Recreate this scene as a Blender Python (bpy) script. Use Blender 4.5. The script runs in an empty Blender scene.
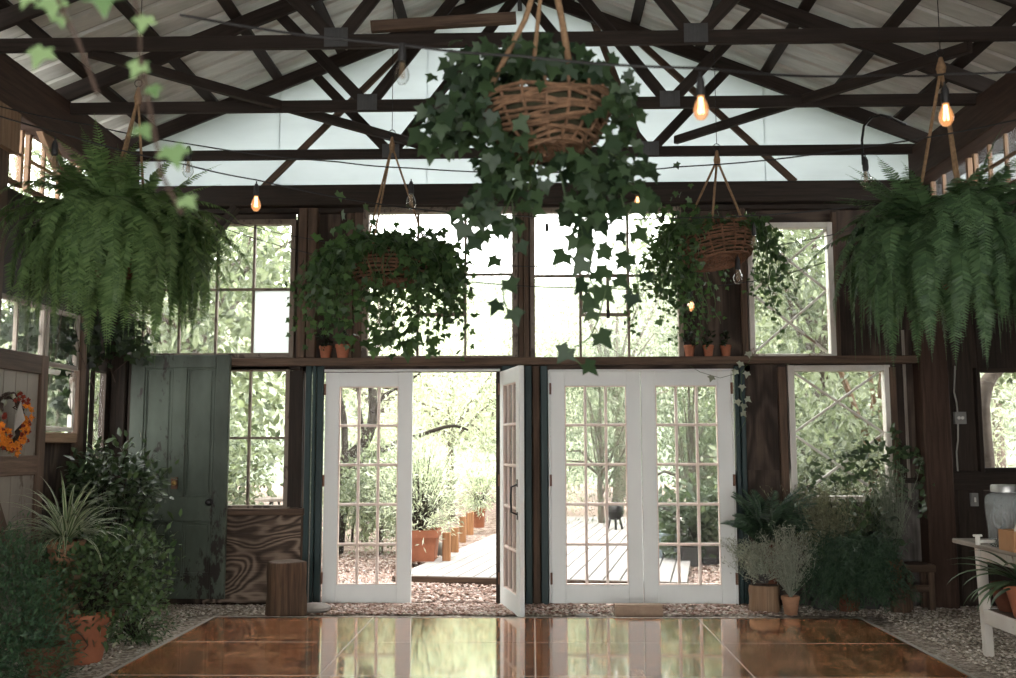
import bpy, math, random
import numpy as np
from mathutils import Vector, Matrix
R = math.radians
PI = math.pi
C = bpy.context.scene.collection
sc = bpy.context.scene
rnd = random.Random(7)

# ------------------------------------------------------------------ camera
F_PX = 988.0
PITCH, YAW, ROLL = R(6.18), R(1.42), R(0.12)
EYE = Vector((0, 0, 1.35))
CAMM = (Matrix.Rotation(YAW, 3, 'Z') @ Matrix.Rotation(PI / 2 + PITCH, 3, 'X') @ Matrix.Rotation(-ROLL, 3, 'Z'))

def at(px, py, Y):
    d = CAMM @ Vector(((px - 508) / F_PX, -(py - 339) / F_PX, -1))
    return EYE + d * (Y / d.y)

def fl(px, py, z=0.0):
    d = CAMM @ Vector(((px - 508) / F_PX, -(py - 339) / F_PX, -1))
    return EYE + d * ((z - EYE.z) / d.z)

cd = bpy.data.cameras.new('camera')
cam = bpy.data.objects.new('camera', cd)
C.objects.link(cam)
cam.matrix_world = Matrix.Translation(EYE) @ CAMM.to_4x4()
cd.sensor_width = 36
cd.lens = F_PX / 1016 * 36
cd.clip_start = 0.05
cd.clip_end = 300
cd.dof.use_dof = True
cd.dof.focus_distance = 8.0
cd.dof.aperture_fstop = 2.8
sc.camera = cam

# ------------------------------------------------------------------ materials
MATS = {}
class NT:
    def __init__(s, name):
        s.m = bpy.data.materials.new(name); s.m.use_nodes = True
        s.t = s.m.node_tree; s.t.nodes.clear()
        s.out = s.n('ShaderNodeOutputMaterial')
    def n(s, typ, **kw):
        nd = s.t.nodes.new(typ)
        for k, v in kw.items():
            if k.startswith('i_'):
                key = k[2:]
                key = int(key) if key.isdigit() else key.replace('_', ' ')
                nd.inputs[key].default_value = v
            else: setattr(nd, k, v)
        return nd
    def l(s, a, b): s.t.links.new(a, b)
    def coord(s, kind, scale=(1, 1, 1), rot=(0, 0, 0)):
        tc = s.n('ShaderNodeTexCoord'); mp = s.n('ShaderNodeMapping')
        mp.inputs['Scale'].default_value = scale; mp.inputs['Rotation'].default_value = rot
        s.l(tc.outputs[kind], mp.inputs['Vector']); return mp.outputs[0]
    def noise(s, vec, scale=5, detail=4, rough=.55, dist=0):
        nd = s.n('ShaderNodeTexNoise'); s.l(vec, nd.inputs['Vector'])
        nd.inputs['Scale'].default_value = scale; nd.inputs['Detail'].default_value = detail
        nd.inputs['Roughness'].default_value = rough; nd.inputs['Distortion'].default_value = dist
        return nd.outputs['Fac']
    def ramp(s, fac, stops):
        nd = s.n('ShaderNodeValToRGB'); s.l(fac, nd.inputs[0])
        el = nd.color_ramp.elements
        while len(el) < len(stops): el.new(.5)
        for e, (p, c) in zip(el, stops):
            e.position = p; e.color = (c[0], c[1], c[2], 1) if not isinstance(c, (int, float)) else (c, c, c, 1)
        return nd.outputs[0]
    def mix(s, fac, a, b, blend='MIX'):
        nd = s.n('ShaderNodeMix', data_type='RGBA', blend_type=blend)
        for sock, v in ((nd.inputs[0], fac), (nd.inputs[6], a), (nd.inputs[7], b)):
            if hasattr(v, 'is_linked'): s.l(v, sock)
            else: sock.default_value = v if isinstance(v, (int, float)) else (v[0], v[1], v[2], 1)
        return nd.outputs[2]
    def math(s, op, a, b=0.0):
        nd = s.n('ShaderNodeMath', operation=op)
        for sock, v in ((nd.inputs[0], a), (nd.inputs[1], b)):
            if hasattr(v, 'is_linked'): s.l(v, sock)
            else: sock.default_value = v
        return nd.outputs[0]
    def bump(s, h, st=.3, d=.01):
        nd = s.n('ShaderNodeBump'); s.l(h, nd.inputs['Height'])
        nd.inputs['Strength'].default_value = st; nd.inputs['Distance'].default_value = d
        return nd.outputs[0]
    def pbsdf(s, col, rough=.6, bump=None, spec=.4, metal=0):
        p = s.n('ShaderNodeBsdfPrincipled')
        for key, v in (('Base Color', col), ('Roughness', rough)):
            if hasattr(v, 'is_linked'): s.l(v, p.inputs[key])
            else: p.inputs[key].default_value = v if isinstance(v, (int, float)) else (v[0], v[1], v[2], 1)
        p.inputs['Specular IOR Level'].default_value = spec
        p.inputs['Metallic'].default_value = metal
        if bump is not None: s.l(bump, p.inputs['Normal'])
        return p
    def done(s, shader):
        s.l(shader, s.out.inputs['Surface']); MATS[s.m.name] = s.m; return s.m

def wood(name, c1, c2, c3=None, rough=.75, isl=.35, su=2.2, sv=38):
    t = NT(name)
    uv = t.coord('UV', (su, sv, 1))
    g = t.noise(uv, 1, 6, .65, .4)
    big = t.noise(t.coord('UV', (.9, 3, 1)), 1.3, 3)
    col = t.ramp(g, [(.3, c1), (.62, c2)])
    if c3: col = t.mix(t.ramp(big, [(.48, 0.0), (.68, 1.0)]), col, c3)
    geo = t.n('ShaderNodeNewGeometry')
    k = t.ramp(geo.outputs['Random Per Island'], [(0, 1 - isl), (1, 1 + isl)])
    col = t.mix(1.0, col, k, 'MULTIPLY')
    p = t.pbsdf(col, rough, t.bump(g, .35, .006), .3)
    return t.done(p.outputs[0])

wood('roof_timber', (.01, .007, .005), (.03, .02, .015), (.017, .011, .008))
wood('dark_wood', (.01, .007, .005), (.03, .02, .014), (.016, .011, .008))
wood('red_brown_wood', (.02, .011, .007), (.06, .033, .022), (.034, .018, .012))
wood('brown_wood', (.04, .025, .017), (.115, .074, .049), (.06, .037, .024))
wood('tan_wood', (.14, .085, .05), (.26, .17, .105), (.2, .115, .065))
wood('grey_wood', (.14, .12, .1), (.3, .265, .225), (.2, .165, .13), isl=.2)
wood('deck_wood', (.25, .235, .22), (.36, .345, .33), (.3, .275, .26), isl=.1)
wood('log_wood', (.022, .013, .009), (.11, .066, .04), (.04, .024, .015), su=1.5, sv=24)
wood('post_wood', (.2, .09, .04), (.42, .21, .1), (.26, .12, .06))
wood('teal_wood', (.008, .022, .023), (.018, .04, .04), (.012, .027, .028), isl=.2, rough=.5)

def plywood(name, c1, c2, c3, n=13, su=.5, sv=1.8):
    t = NT(name)
    f = t.noise(t.coord('UV', (su, sv, 1)), 1.4, 2.5, .5, .5)
    s_ = t.math('SINE', t.math('MULTIPLY', f, n * 6.28))
    fine = t.noise(t.coord('UV', (3, 60, 1)), 1, 4, .6)
    h = t.math('ADD', t.math('MULTIPLY', s_, .35), fine)
    col = t.ramp(h, [(.15, c1), (.55, c2), (.85, c3)])
    st = t.noise(t.coord('Object', (1, 1, 1)), 2.2, 5, .6)
    col = t.mix(t.ramp(st, [(.45, 0.0), (.75, .75)]), col, (c1[0] * .7, c1[1] * .7, c1[2] * .7))
    return t.done(t.pbsdf(col, .75, t.bump(h, .25, .004), .3).outputs[0])
plywood('plywood', (.05, .033, .023), (.15, .105, .077), (.26, .195, .145), 20, .7, 1.5)
plywood('plywood_dark', (.022, .014, .01), (.048, .032, .023), (.08, .056, .041), 6)
plywood('plywood_grey', (.05, .042, .037), (.1, .088, .078), (.15, .135, .12), 8)

def paint(name, base, worn, wear=.63, base2=None, rough=.5, scale=3.0):
    t = NT(name)
    o = t.coord('Object', (1, 1, .45))
    a = t.noise(o, scale, 8, .7)
    b = t.noise(o, scale * 7, 5, .7)
    m = t.math('ADD', t.math('MULTIPLY', a, .6), t.math('MULTIPLY', b, .4))
    col = base
    if base2: col = t.mix(t.ramp(t.noise(o, 1.6, 5, .6), [(.38, 0.0), (.62, 1.0)]), base, base2)
    col = t.mix(t.ramp(m, [(wear, 0.0), (wear + .035, 1.0)]), col, worn)
    return t.done(t.pbsdf(col, rough, t.bump(m, .25, .004), .4).outputs[0])
paint('white_paint', (.74, .76, .74), (.35, .3, .25), .66, (.68, .7, .68))
paint('putty_paint', (.7, .56, .49), (.45, .3, .22), .64, (.74, .64, .58))
paint('white_paint_worn', (.62, .6, .55), (.2, .14, .1), .56, (.5, .46, .4))
paint('teal_paint', (.03, .04, .028), (.018, .013, .009), .54, (.085, .108, .082), scale=2.2)
paint('plank_paint', (.24, .21, .175), (.1, .07, .05), .54, (.17, .145, .12))
paint('sash_paint', (.15, .115, .085), (.06, .04, .028), .52, (.2, .16, .12))

def plain(name, col, rough=.5, metal=0, spec=.5, var=.15, sc_=8):
    t = NT(name)
    v = t.noise(t.coord('Object'), sc_, 5, .6)
    lo = [c * (1 - var) for c in col]; hi = [c * (1 + var) for c in col]
    c_ = t.ramp(v, [(.3, lo), (.7, hi)])
    return t.done(t.pbsdf(c_, rough, t.bump(v, .1, .003), spec, metal).outputs[0])
plain('black_metal', (.012, .011, .01), .4, .6)
plain('black_rubber', (.012, .011, .011), .6)
plain('grey_metal', (.42, .42, .4), .4, .7)
plain('brass', (.35, .22, .08), .35, .9)
plain('steel_plate', (.1, .1, .1), .5, .8)
plain('rust_metal', (.16, .08, .05), .7, .3)
plain('stone', (.22, .2, .18), .85, 0, .3, .3, 6)
plain('brick', (.3, .21, .15), .85, 0, .3, .25)
plain('soil', (.03, .02, .014), .95, 0, .2, .4, 30)
plain('cardboard', (.36, .2, .1), .8, 0, .2, .1)
plain('white_plastic', (.62, .6, .55), .4)
plain('grey_plastic', (.2, .19, .175), .5)
plain('cable_white', (.3, .285, .25), .6)
plain('rope', (.24, .15, .085), .9, 0, .2, .3, 60)
plain('wicker', (.15, .085, .048), .7, 0, .3, .45, 25)
plain('wicker_dark', (.15, .075, .043), .7, 0, .3, .45, 25)
plain('moss', (.028, .026, .014), .95, 0, .2, .4, 30)
plain('bark', (.11, .09, .072), .9, 0, .2, .4, 14)
plain('bark_dark', (.035, .028, .022), .9, 0, .2, .4, 14)
plain('terracotta', (.3, .11, .058), .75, 0, .3, .22, 7)
plain('terracotta_pale', (.32, .17, .1), .8, 0, .3, .3, 7)
plain('terracotta_dark', (.12, .045, .025), .8, 0, .3, .3, 7)
plain('dark_planter', (.05, .045, .042), .7)
plain('pale_blue_paint', (.36, .43, .47), .6)
plain('hill_green', (.17, .2, .145), .95, 0, .1, .6, 1.1)
plain('dried_vine', (.05, .03, .02), .9)
plain('flower_orange', (.62, .19, .02), .7, 0, .2, .35, 40)
plain('flower_red', (.2, .03, .015), .7, 0, .2, .35, 40)
plain('paper', (.36, .33, .3), .9)
plain('trim_strip', (.4, .36, .31), .55, .1, .4, .15)

t = NT('metal_roof')
o = t.coord('Object', (.6, 3, 1)); v = t.noise(o, 3, 6, .65)
col = t.ramp(v, [(.3, (.4, .4, .35)), (.6, (.6, .595, .545)), (.8, (.48, .45, .38))])
tc = t.n('ShaderNodeTexCoord'); sx = t.n('ShaderNodeSeparateXYZ'); t.l(tc.outputs['Object'], sx.inputs[0])
fr = t.math('FRACT', t.math('DIVIDE', t.math('ADD', sx.outputs[1], 8.0 + .03), .23))   # dark band along each rib
col = t.mix(t.ramp(fr, [(.0, .0), (.83, .0), (.87, .85), (.97, .85), (1.0, .0)]), col, (.035, .028, .022))
t.done(t.pbsdf(col, .55, None, .4, .15).outputs[0])

t = NT('gravel')
o = t.coord('Object')
vo = t.n('ShaderNodeTexVoronoi', i_Scale=42.0); t.l(o, vo.inputs['Vector'])
c1 = t.ramp(t.math('FRACT', t.math('MULTIPLY', vo.outputs['Distance'], 7.3)), [(0, (.11, .085, .065)), (1, (.24, .2, .165))])
sep = t.n('ShaderNodeSeparateColor'); t.l(vo.outputs['Color'], sep.inputs[0])
c1 = t.ramp(sep.outputs[0], [(0, (.16, .125, .095)), (.5, (.37, .315, .255)), (1, (.6, .545, .47))])
n2 = t.noise(o, 1.3, 4)
c1 = t.mix(t.ramp(n2, [(.4, 0.0), (.7, .6)]), c1, (.1, .07, .05))
t.done(t.pbsdf(c1, .9, t.bump(vo.outputs['Distance'], .9, .02), .2).outputs[0])
def chips(name, stops):
    t = NT(name)
    geo = t.n('ShaderNodeNewGeometry')
    t.done(t.pbsdf(t.ramp(geo.outputs['Random Per Island'], stops), .9, None, .2).outputs[0])
chips('pebble', [(0, (.17, .135, .1)), (.5, (.4, .345, .28)), (.8, (.6, .535, .45)), (1, (.78, .73, .65))])
chips('wood_chip', [(0, (.16, .085, .06)), (.4, (.34, .235, .19)), (.75, (.47, .36, .31)), (1, (.62, .55, .5))])
t = NT('leaf_litter')
o = t.coord('Object')
vo = t.n('ShaderNodeTexVoronoi', i_Scale=22.0); t.l(o, vo.inputs['Vector'])
sep = t.n('ShaderNodeSeparateColor'); t.l(vo.outputs['Color'], sep.inputs[0])
c1 = t.ramp(sep.outputs[0], [(0, (.11, .065, .05)), (.5, (.24, .17, .14)), (1, (.36, .3, .265))])
t.done(t.pbsdf(c1, .9, t.bump(vo.outputs['Distance'], .8, .02), .2).outputs[0])

# parquet: square cells of slats laid in alternating directions, glossy lacquer
t = NT('parquet')
tc = t.n('ShaderNodeTexCoord'); sx = t.n('ShaderNodeSeparateXYZ'); t.l(tc.outputs['Object'], sx.inputs[0])
cell = .435
u = t.math('DIVIDE', sx.outputs[0], cell); v = t.math('DIVIDE', sx.outputs[1], cell)
iu = t.math('FLOOR', u); iv = t.math('FLOOR', v)
par = t.math('FLOORED_MODULO', t.math('ADD', iu, iv), 2.0)
fu = t.math('FRACT', u); fv = t.math('FRACT', v)
def sel(a, b): return t.math('ADD', t.math('MULTIPLY', a, par), t.math('MULTIPLY', b, t.math('SUBTRACT', 1.0, par)))
across = t.math('MULTIPLY', sel(fu, fv), 5.0); along = sel(fv, fu)
slat = t.math('FLOOR', across)
cmb = t.n('ShaderNodeCombineXYZ'); t.l(iu, cmb.inputs[0]); t.l(iv, cmb.inputs[1]); t.l(slat, cmb.inputs[2])
wn = t.n('ShaderNodeTexWhiteNoise'); t.l(cmb.outputs[0], wn.inputs['Vector'])
base = t.ramp(wn.outputs['Value'], [(0, (.2, .072, .03)), (.35, (.36, .14, .058)), (.75, (.52, .22, .095)), (1, (.7, .36, .18))])
cg = t.n('ShaderNodeCombineXYZ'); t.l(t.math('MULTIPLY', along, 1.2), cg.inputs[0]); t.l(t.math('MULTIPLY', across, 4.0), cg.inputs[1]); t.l(wn.outputs['Value'], cg.inputs[2])
gr = t.noise(cg.outputs[0], 3, 5, .6)
base = t.mix(1.0, base, t.ramp(gr, [(.3, .72), (.7, 1.18)]), 'MULTIPLY')
gap = t.math('MINIMUM', t.math('FRACT', across), t.math('MULTIPLY', t.math('MINIMUM', along, t.math('SUBTRACT', 1.0, along)), 5.0))
base = t.mix(t.ramp(gap, [(.04, 1.0), (.12, 0.0)]), base, (.05, .018, .008))
smear = t.noise(t.coord('Object', (1, 1, 1)), 3.5, 5, .7)
ro = t.n('ShaderNodeMapRange'); t.l(smear, ro.inputs[0]); ro.inputs[3].default_value = .04; ro.inputs[4].default_value = .17
wob = t.noise(t.coord('Object', (1, 1, 1)), 2.5, 2, .5)
p = t.pbsdf(base, ro.outputs[0], t.bump(t.math('ADD', wob, t.math('MULTIPLY', wn.outputs['Value'], .06)), .06, .02), .5)
p.inputs['Coat Weight'].default_value = 1.0; p.inputs['Coat Roughness'].default_value = .05; p.inputs['Coat IOR'].default_value = 1.6
t.done(p.outputs[0])

def glass(name, dirt_haze=.1, tint=(1, 1, 1), dcol=(.9, .93, .92), frosted=False):  # milky film on panes: dirt, and a stand-in for pale outdoor haze
    t = NT(name)
    tr = t.n('ShaderNodeBsdfTransparent'); tr.inputs[0].default_value = (*tint, 1)
    gl = t.n('ShaderNodeBsdfGlossy'); gl.inputs['Roughness'].default_value = .03
    lw = t.n('ShaderNodeLayerWeight'); lw.inputs['Blend'].default_value = .12
    m1 = t.n('ShaderNodeMixShader'); t.l(lw.outputs['Fresnel'], m1.inputs[0]); t.l(tr.outputs[0], m1.inputs[1]); t.l(gl.outputs[0], m1.inputs[2])
    tl = t.n('ShaderNodeBsdfDiffuse' if frosted else 'ShaderNodeBsdfTranslucent'); tl.inputs[0].default_value = (*dcol, 1)
    dn = t.noise(t.coord('Object', (1, 1, .4)), 4, 7, .65)
    fac = t.math('MULTIPLY', t.ramp(dn, [(.25, .5), (.8, 1.5)]), dirt_haze)
    m2 = t.n('ShaderNodeMixShader'); t.l(fac, m2.inputs[0]); t.l(m1.outputs[0], m2.inputs[1]); t.l(tl.outputs[0], m2.inputs[2])
    return t.done(m2.outputs[0])
glass('pane_glass', .012)
glass('pane_glass_dusty', .03)
glass('pane_glass_hazy', .07)
glass('jar_glass', .3, (.8, .83, .83), (.6, .63, .62), True)
glass('bulb_glass', .1)

def translucent(name, col, dif=.25, seam=False):
    t = NT(name)
    o = t.coord('Object', (1, 1, 3))
    n = t.noise(o, 1.2, 5, .6)
    c_ = t.mix(t.ramp(n, [(.35, 0.0), (.75, 1.0)]), col, [x * .88 for x in col])
    a = t.n('ShaderNodeBsdfTranslucent'); t.l(c_, a.inputs[0])
    b = t.n('ShaderNodeBsdfDiffuse'); t.l(c_, b.inputs[0])
    m = t.n('ShaderNodeMixShader'); m.inputs[0].default_value = dif
    t.l(a.outputs[0], m.inputs[1]); t.l(b.outputs[0], m.inputs[2])
    return t.done(m.outputs[0])
translucent('gable_sheet', (.62, .66, .67), .3)
translucent('paper_pane', (.66, .72, .72), .45)

def leaf(name, c1, c2, trans=.35, rough=.45, spec=.4, tcol=None):
    t = NT(name)
    geo = t.n('ShaderNodeNewGeometry')
    col = t.ramp(geo.outputs['Random Per Island'], [(0, c1), (1, c2)])
    p = t.pbsdf(col, rough, None, spec)
    tl = t.n('ShaderNodeBsdfTranslucent')
    k = t.mix(1.0, col, tcol or (1.05, 1.12, .8), 'MULTIPLY'); t.l(k, tl.inputs[0])
    m = t.n('ShaderNodeMixShader'); m.inputs[0].default_value = trans
    t.l(p.outputs[0], m.inputs[1]); t.l(tl.outputs[0], m.inputs[2])
    return t.done(m.outputs[0])
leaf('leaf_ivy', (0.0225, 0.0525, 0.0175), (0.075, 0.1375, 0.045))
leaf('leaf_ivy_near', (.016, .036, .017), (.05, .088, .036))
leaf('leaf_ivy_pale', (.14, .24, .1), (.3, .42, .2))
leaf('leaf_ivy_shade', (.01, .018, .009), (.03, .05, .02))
leaf('leaf_fern', (.07, .13, .045), (.19, .29, .11), .45)
leaf('leaf_fern_dark', (.05, .1, .045), (.13, .22, .1), .4)
leaf('leaf_glossy', (.022, .042, .018), (.075, .115, .05), .2, .3, .6)
leaf('leaf_small', (0.0286, 0.0585, 0.0208), (0.0975, 0.1495, 0.0585), .25)
leaf('leaf_asparagus', (0.0286, 0.0715, 0.0364), (0.078, 0.1495, 0.0715), .3)
leaf('leaf_silver', (0.208, 0.224, 0.176), (0.4, 0.424, 0.344), .2, .7, .2)
leaf('leaf_olive', (.12, .125, .075), (.28, .28, .18), .25)
leaf('leaf_lavender', (.12, .14, .105), (.26, .29, .22), .2, .7, .2)
leaf('leaf_deep', (0.0216, 0.0486, 0.0297), (0.07425, 0.1283, 0.0675), .25)
leaf('leaf_agave', (.05, .085, .04), (.1, .15, .07), .25)
leaf('leaf_garden', (0.08163, 0.1075, 0.06261), (0.3879, 0.4397, 0.2929), .4, .5, .5)
leaf('leaf_garden_dark', (0.0324, 0.054, 0.0288), (0.135, 0.18, 0.099), .35, .5, .5)
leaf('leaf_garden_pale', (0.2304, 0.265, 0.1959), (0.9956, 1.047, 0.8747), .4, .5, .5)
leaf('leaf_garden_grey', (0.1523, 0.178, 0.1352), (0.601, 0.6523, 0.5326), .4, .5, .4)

# striped spider plant leaf (UV.y across the blade)
t = NT('leaf_spider')
tc = t.n('ShaderNodeTexCoord'); sx = t.n('ShaderNodeSeparateXYZ'); t.l(tc.outputs['UV'], sx.inputs[0])
d = t.math('ABSOLUTE', t.math('SUBTRACT', sx.outputs[1], .5))
col = t.ramp(d, [(.2, (.09, .14, .05)), (.3, (.42, .45, .3))])
p = t.pbsdf(col, .45); tl = t.n('ShaderNodeBsdfTranslucent'); t.l(col, tl.inputs[0])
m = t.n('ShaderNodeMixShader'); m.inputs[0].default_value = .3; t.l(p.outputs[0], m.inputs[1]); t.l(tl.outputs[0], m.inputs[2])
t.done(m.outputs[0])

def emit(name, col, st, mixglass=None):
    t = NT(name)
    e = t.n('ShaderNodeEmission'); e.inputs[0].default_value = (*col, 1); e.inputs[1].default_value = st
    if mixglass is None: return t.done(e.outputs[0])
    tr = t.n('ShaderNodeBsdfTransparent'); gl = t.n('ShaderNodeBsdfGlossy'); gl.inputs['Roughness'].default_value = .05
    lw = t.n('ShaderNodeLayerWeight'); lw.inputs['Blend'].default_value = .2
    m1 = t.n('ShaderNodeMixShader'); t.l(lw.outputs['Fresnel'], m1.inputs[0]); t.l(tr.outputs[0], m1.inputs[1]); t.l(gl.outputs[0], m1.inputs[2])
    m2 = t.n('ShaderNodeMixShader'); m2.inputs[0].default_value = mixglass
    t.l(m1.outputs[0], m2.inputs[1]); t.l(e.outputs[0], m2.inputs[2])
    return t.done(m2.outputs[0])
emit('filament_lit', (1, .6, .24), 12)
emit('bulb_lit', (1, .42, .15), 1.3, .55)
plain('filament_off', (.25, .17, .1), .4, .5)

# ------------------------------------------------------------------ builders
ORG = {}
def orient(p0, p1, up):
    x = (p1 - p0).normalized()
    up = Vector(up)
    if abs(x.dot(up)) > .97: up = Vector((1, 0, 0)) if abs(x.x) < .9 else Vector((0, 1, 0))
    y = up.cross(x).normalized(); z = x.cross(y).normalized()
    return x, y, z

def smooth(P, k=5):
    P = [Vector(p) for p in P]; out = []
    for i in range(len(P) - 1):
        a, b, c, d = P[max(i - 1, 0)], P[i], P[i + 1], P[min(i + 2, len(P) - 1)]
        for j in range(k):
            t = j / k; out.append(.5 * ((2 * b) + (c - a) * t + (2 * a - 5 * b + 4 * c - d) * t * t + (3 * b - a - 3 * c + d) * t ** 3))
    return out + [P[-1]]
class MB:
    def __init__(s): s.v = []; s.f = []; s.u = []; s.sm = []
    def face(s, idx, uv=None, sm=False): s.f.append(idx); s.u.append(uv); s.sm.append(sm)
    def beam(s, p0, p1, w, h, up=(0, 0, 1), ch=.005):
        p0 = Vector(p0); p1 = Vector(p1); x, y, z = orient(p0, p1, up); L = (p1 - p0).length
        a, b = w / 2, h / 2; c = min(ch, a * .6, b * .6)
        ring = [(-a + c, -b), (a - c, -b), (a, -b + c), (a, b - c), (a - c, b), (-a + c, b), (-a, b - c), (-a, -b + c)]
        per = [0]
        for i in range(8):
            q, r_ = ring[i], ring[(i + 1) % 8]; per.append(per[-1] + math.hypot(q[0] - r_[0], q[1] - r_[1]))
        ou, ov = rnd.uniform(0, 9), rnd.uniform(0, 9)
        n = len(s.v)
        for p in (p0, p1):
            for q in ring: s.v.append(p + y * q[0] + z * q[1])
        for i in range(8):
            j = (i + 1) % 8
            s.face([n + i, n + j, n + 8 + j, n + 8 + i], [(ou, ov + per[i]), (ou, ov + per[i + 1]), (ou + L, ov + per[i + 1]), (ou + L, ov + per[i])])
        e = [(ou + q[0] * .2, ov + q[1] * 3) for q in ring]
        s.face([n + i for i in range(7, -1, -1)], e[::-1]); s.face([n + 8 + i for i in range(8)], e)
        return s
    def box(s, x0, x1, y0, y1, z0, z1, ch=.004, axis=None):
        d = (x1 - x0, y1 - y0, z1 - z0); ax = axis if axis is not None else d.index(max(d))
        cx, cy, cz = (x0 + x1) / 2, (y0 + y1) / 2, (z0 + z1) / 2
        if ax == 0: s.beam((x0, cy, cz), (x1, cy, cz), d[1], d[2], (0, 0, 1), ch)
        elif ax == 1: s.beam((cx, y0, cz), (cx, y1, cz), d[0], d[2], (0, 0, 1), ch)
        else: s.beam((cx, cy, z0), (cx, cy, z1), d[1], d[0], (1, 0, 0), ch)
        return s
    def tube(s, path, r, n=8, cap=True, sm=True):
        path = [Vector(p) for p in path]; m = len(path)
        rr = r if isinstance(r, (list, tuple)) else [r] * m
        T = [(path[min(i + 1, m - 1)] - path[max(i - 1, 0)]).normalized() for i in range(m)]
        x, y, z = orient(path[0], path[0] + T[0], (0, 0, 1)); nn = len(s.v); L = rnd.uniform(0, 5)
        for i in range(m):
            if i: L += (path[i] - path[i - 1]).length
            y = (y - T[i] * y.dot(T[i])).normalized(); z = T[i].cross(y)
            for k in range(n):
                a = 2 * PI * k / n
                s.v.append(path[i] + (y * math.cos(a) + z * math.sin(a)) * rr[i])
        for i in range(m - 1):
            for k in range(n):
                k2 = (k + 1) % n
                s.face([nn + i * n + k, nn + i * n + k2, nn + (i + 1) * n + k2, nn + (i + 1) * n + k],
                       [(i * .1 + L, k * .02), (i * .1 + L, k * .02 + .02), (i * .1 + .1 + L, k * .02 + .02), (i * .1 + .1 + L, k * .02)], sm)
        if cap:
            s.face([nn + k for k in range(n - 1, -1, -1)]); s.face([nn + (m - 1) * n + k for k in range(n)])
        return s
    def lathe(s, prof, c, n=24, M=None, wob=None):
        c = Vector(c); nn = len(s.v); m = len(prof)
        for i, (r, z) in enumerate(prof):
            for k in range(n):
                a = 2 * PI * k / n; q = r * (1 + (wob(k, i) if wob else 0))
                p = Vector((q * math.cos(a), q * math.sin(a), z))
                s.v.append(c + (M @ p if M else p))
        for i in range(m - 1):
            for k in range(n):
                k2 = (k + 1) % n
                s.face([nn + i * n + k, nn + i * n + k2, nn + (i + 1) * n + k2, nn + (i + 1) * n + k],
                       [(prof[i][1], k * .05), (prof[i][1], k * .05 + .05), (prof[i + 1][1], k * .05 + .05), (prof[i + 1][1], k * .05)], True)
        if prof[0][0] > 1e-5: s.face([nn + k for k in range(n - 1, -1, -1)])
        if prof[-1][0] > 1e-5: s.face([nn + (m - 1) * n + k for k in range(n)])
        return s
    def prism(s, pts, y0, y1):   # polygon in XZ, extruded along Y
        n = len(s.v); m = len(pts)
        for y in (y0, y1):
            for x, z in pts: s.v.append(Vector((x, y, z)))
        s.face(list(range(n, n + m)), [(p[0], p[1]) for p in pts]); s.face([n + m + i for i in range(m - 1, -1, -1)], [(p[0], p[1]) for p in pts[::-1]])
        for i in range(m):
            j = (i + 1) % m; s.face([n + j, n + i, n + m + i, n + m + j], [(pts[j][0], pts[j][1]), (pts[i][0], pts[i][1]), (pts[i][0] + .05, pts[i][1]), (pts[j][0] + .05, pts[j][1])])
        return s
    def sheet(s, P, U=None):     # grid of points -> faces
        n = len(s.v); a = len(P); b = len(P[0])
        for r_ in P: s.v += [Vector(p) for p in r_]
        for i in range(a - 1):
            for j in range(b - 1):
                uv = [U[i][j], U[i][j + 1], U[i + 1][j + 1], U[i + 1][j]] if U else None
                s.face([n + i * b + j, n + i * b + j + 1, n + (i + 1) * b + j + 1, n + (i + 1) * b + j], uv, True)
        return s
    def build(s, name, mat, parent=None, local=False, xf=None):
        me = bpy.data.meshes.new(name)
        o = Vector((0, 0, 0)) if (parent is None or local) else ORG[parent.name]
        me.from_pydata([((xf @ q) if xf else q) - o for q in s.v], [], s.f)
        ul = me.uv_layers.new(name='UVMap'); flat = []
        for f, u in zip(s.f, s.u): 
            for k in range(len(f)): flat += (u[k] if u else (0.0, 0.0))
        ul.data.foreach_set('uv', flat)
        me.polygons.foreach_set('use_smooth', s.sm); me.set_sharp_from_angle(angle=R(40))
        me.materials.append(MATS[mat]); me.update()
        return link(name, me, parent)

def link(name, me, parent=None):
    ob = bpy.data.objects.new(name, me); C.objects.link(ob)
    if parent is not None: ob.parent = parent; ORG[ob.name] = ORG[parent.name].copy()
    else: ORG[ob.name] = Vector((0, 0, 0))
    return ob

def tag(o, label=None, cat=None, group=None, kind=None):
    for k, v in (('label', label), ('category', cat), ('group', group), ('kind', kind)):
        if v: o[k] = v
    return o
def thing(name, label, cat, loc=(0, 0, 0), group=None, kind=None, rz=0):
    o = bpy.data.objects.new(name, None); C.objects.link(o); o.location = loc; o.rotation_euler = (0, 0, rz)
    o.empty_display_size = .1
    ORG[o.name] = Vector(loc); return tag(o, label, cat, group, kind)
def struct(o): o['kind'] = 'structure'; return o
def sroot(name, loc=(0, 0, 0), rz=0):
    o = bpy.data.objects.new(name, None); C.objects.link(o); o.location = loc; o.rotation_euler = (0, 0, rz)
    o.empty_display_size = .1
    ORG[o.name] = Vector(loc); o['kind'] = 'structure'; return o
def copy_tree(o, parent=None):
    c = o.copy(); C.objects.link(c)
    if parent is not None: c.parent = parent
    for ch in list(o.children): copy_tree(ch, c)
    return c

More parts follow.
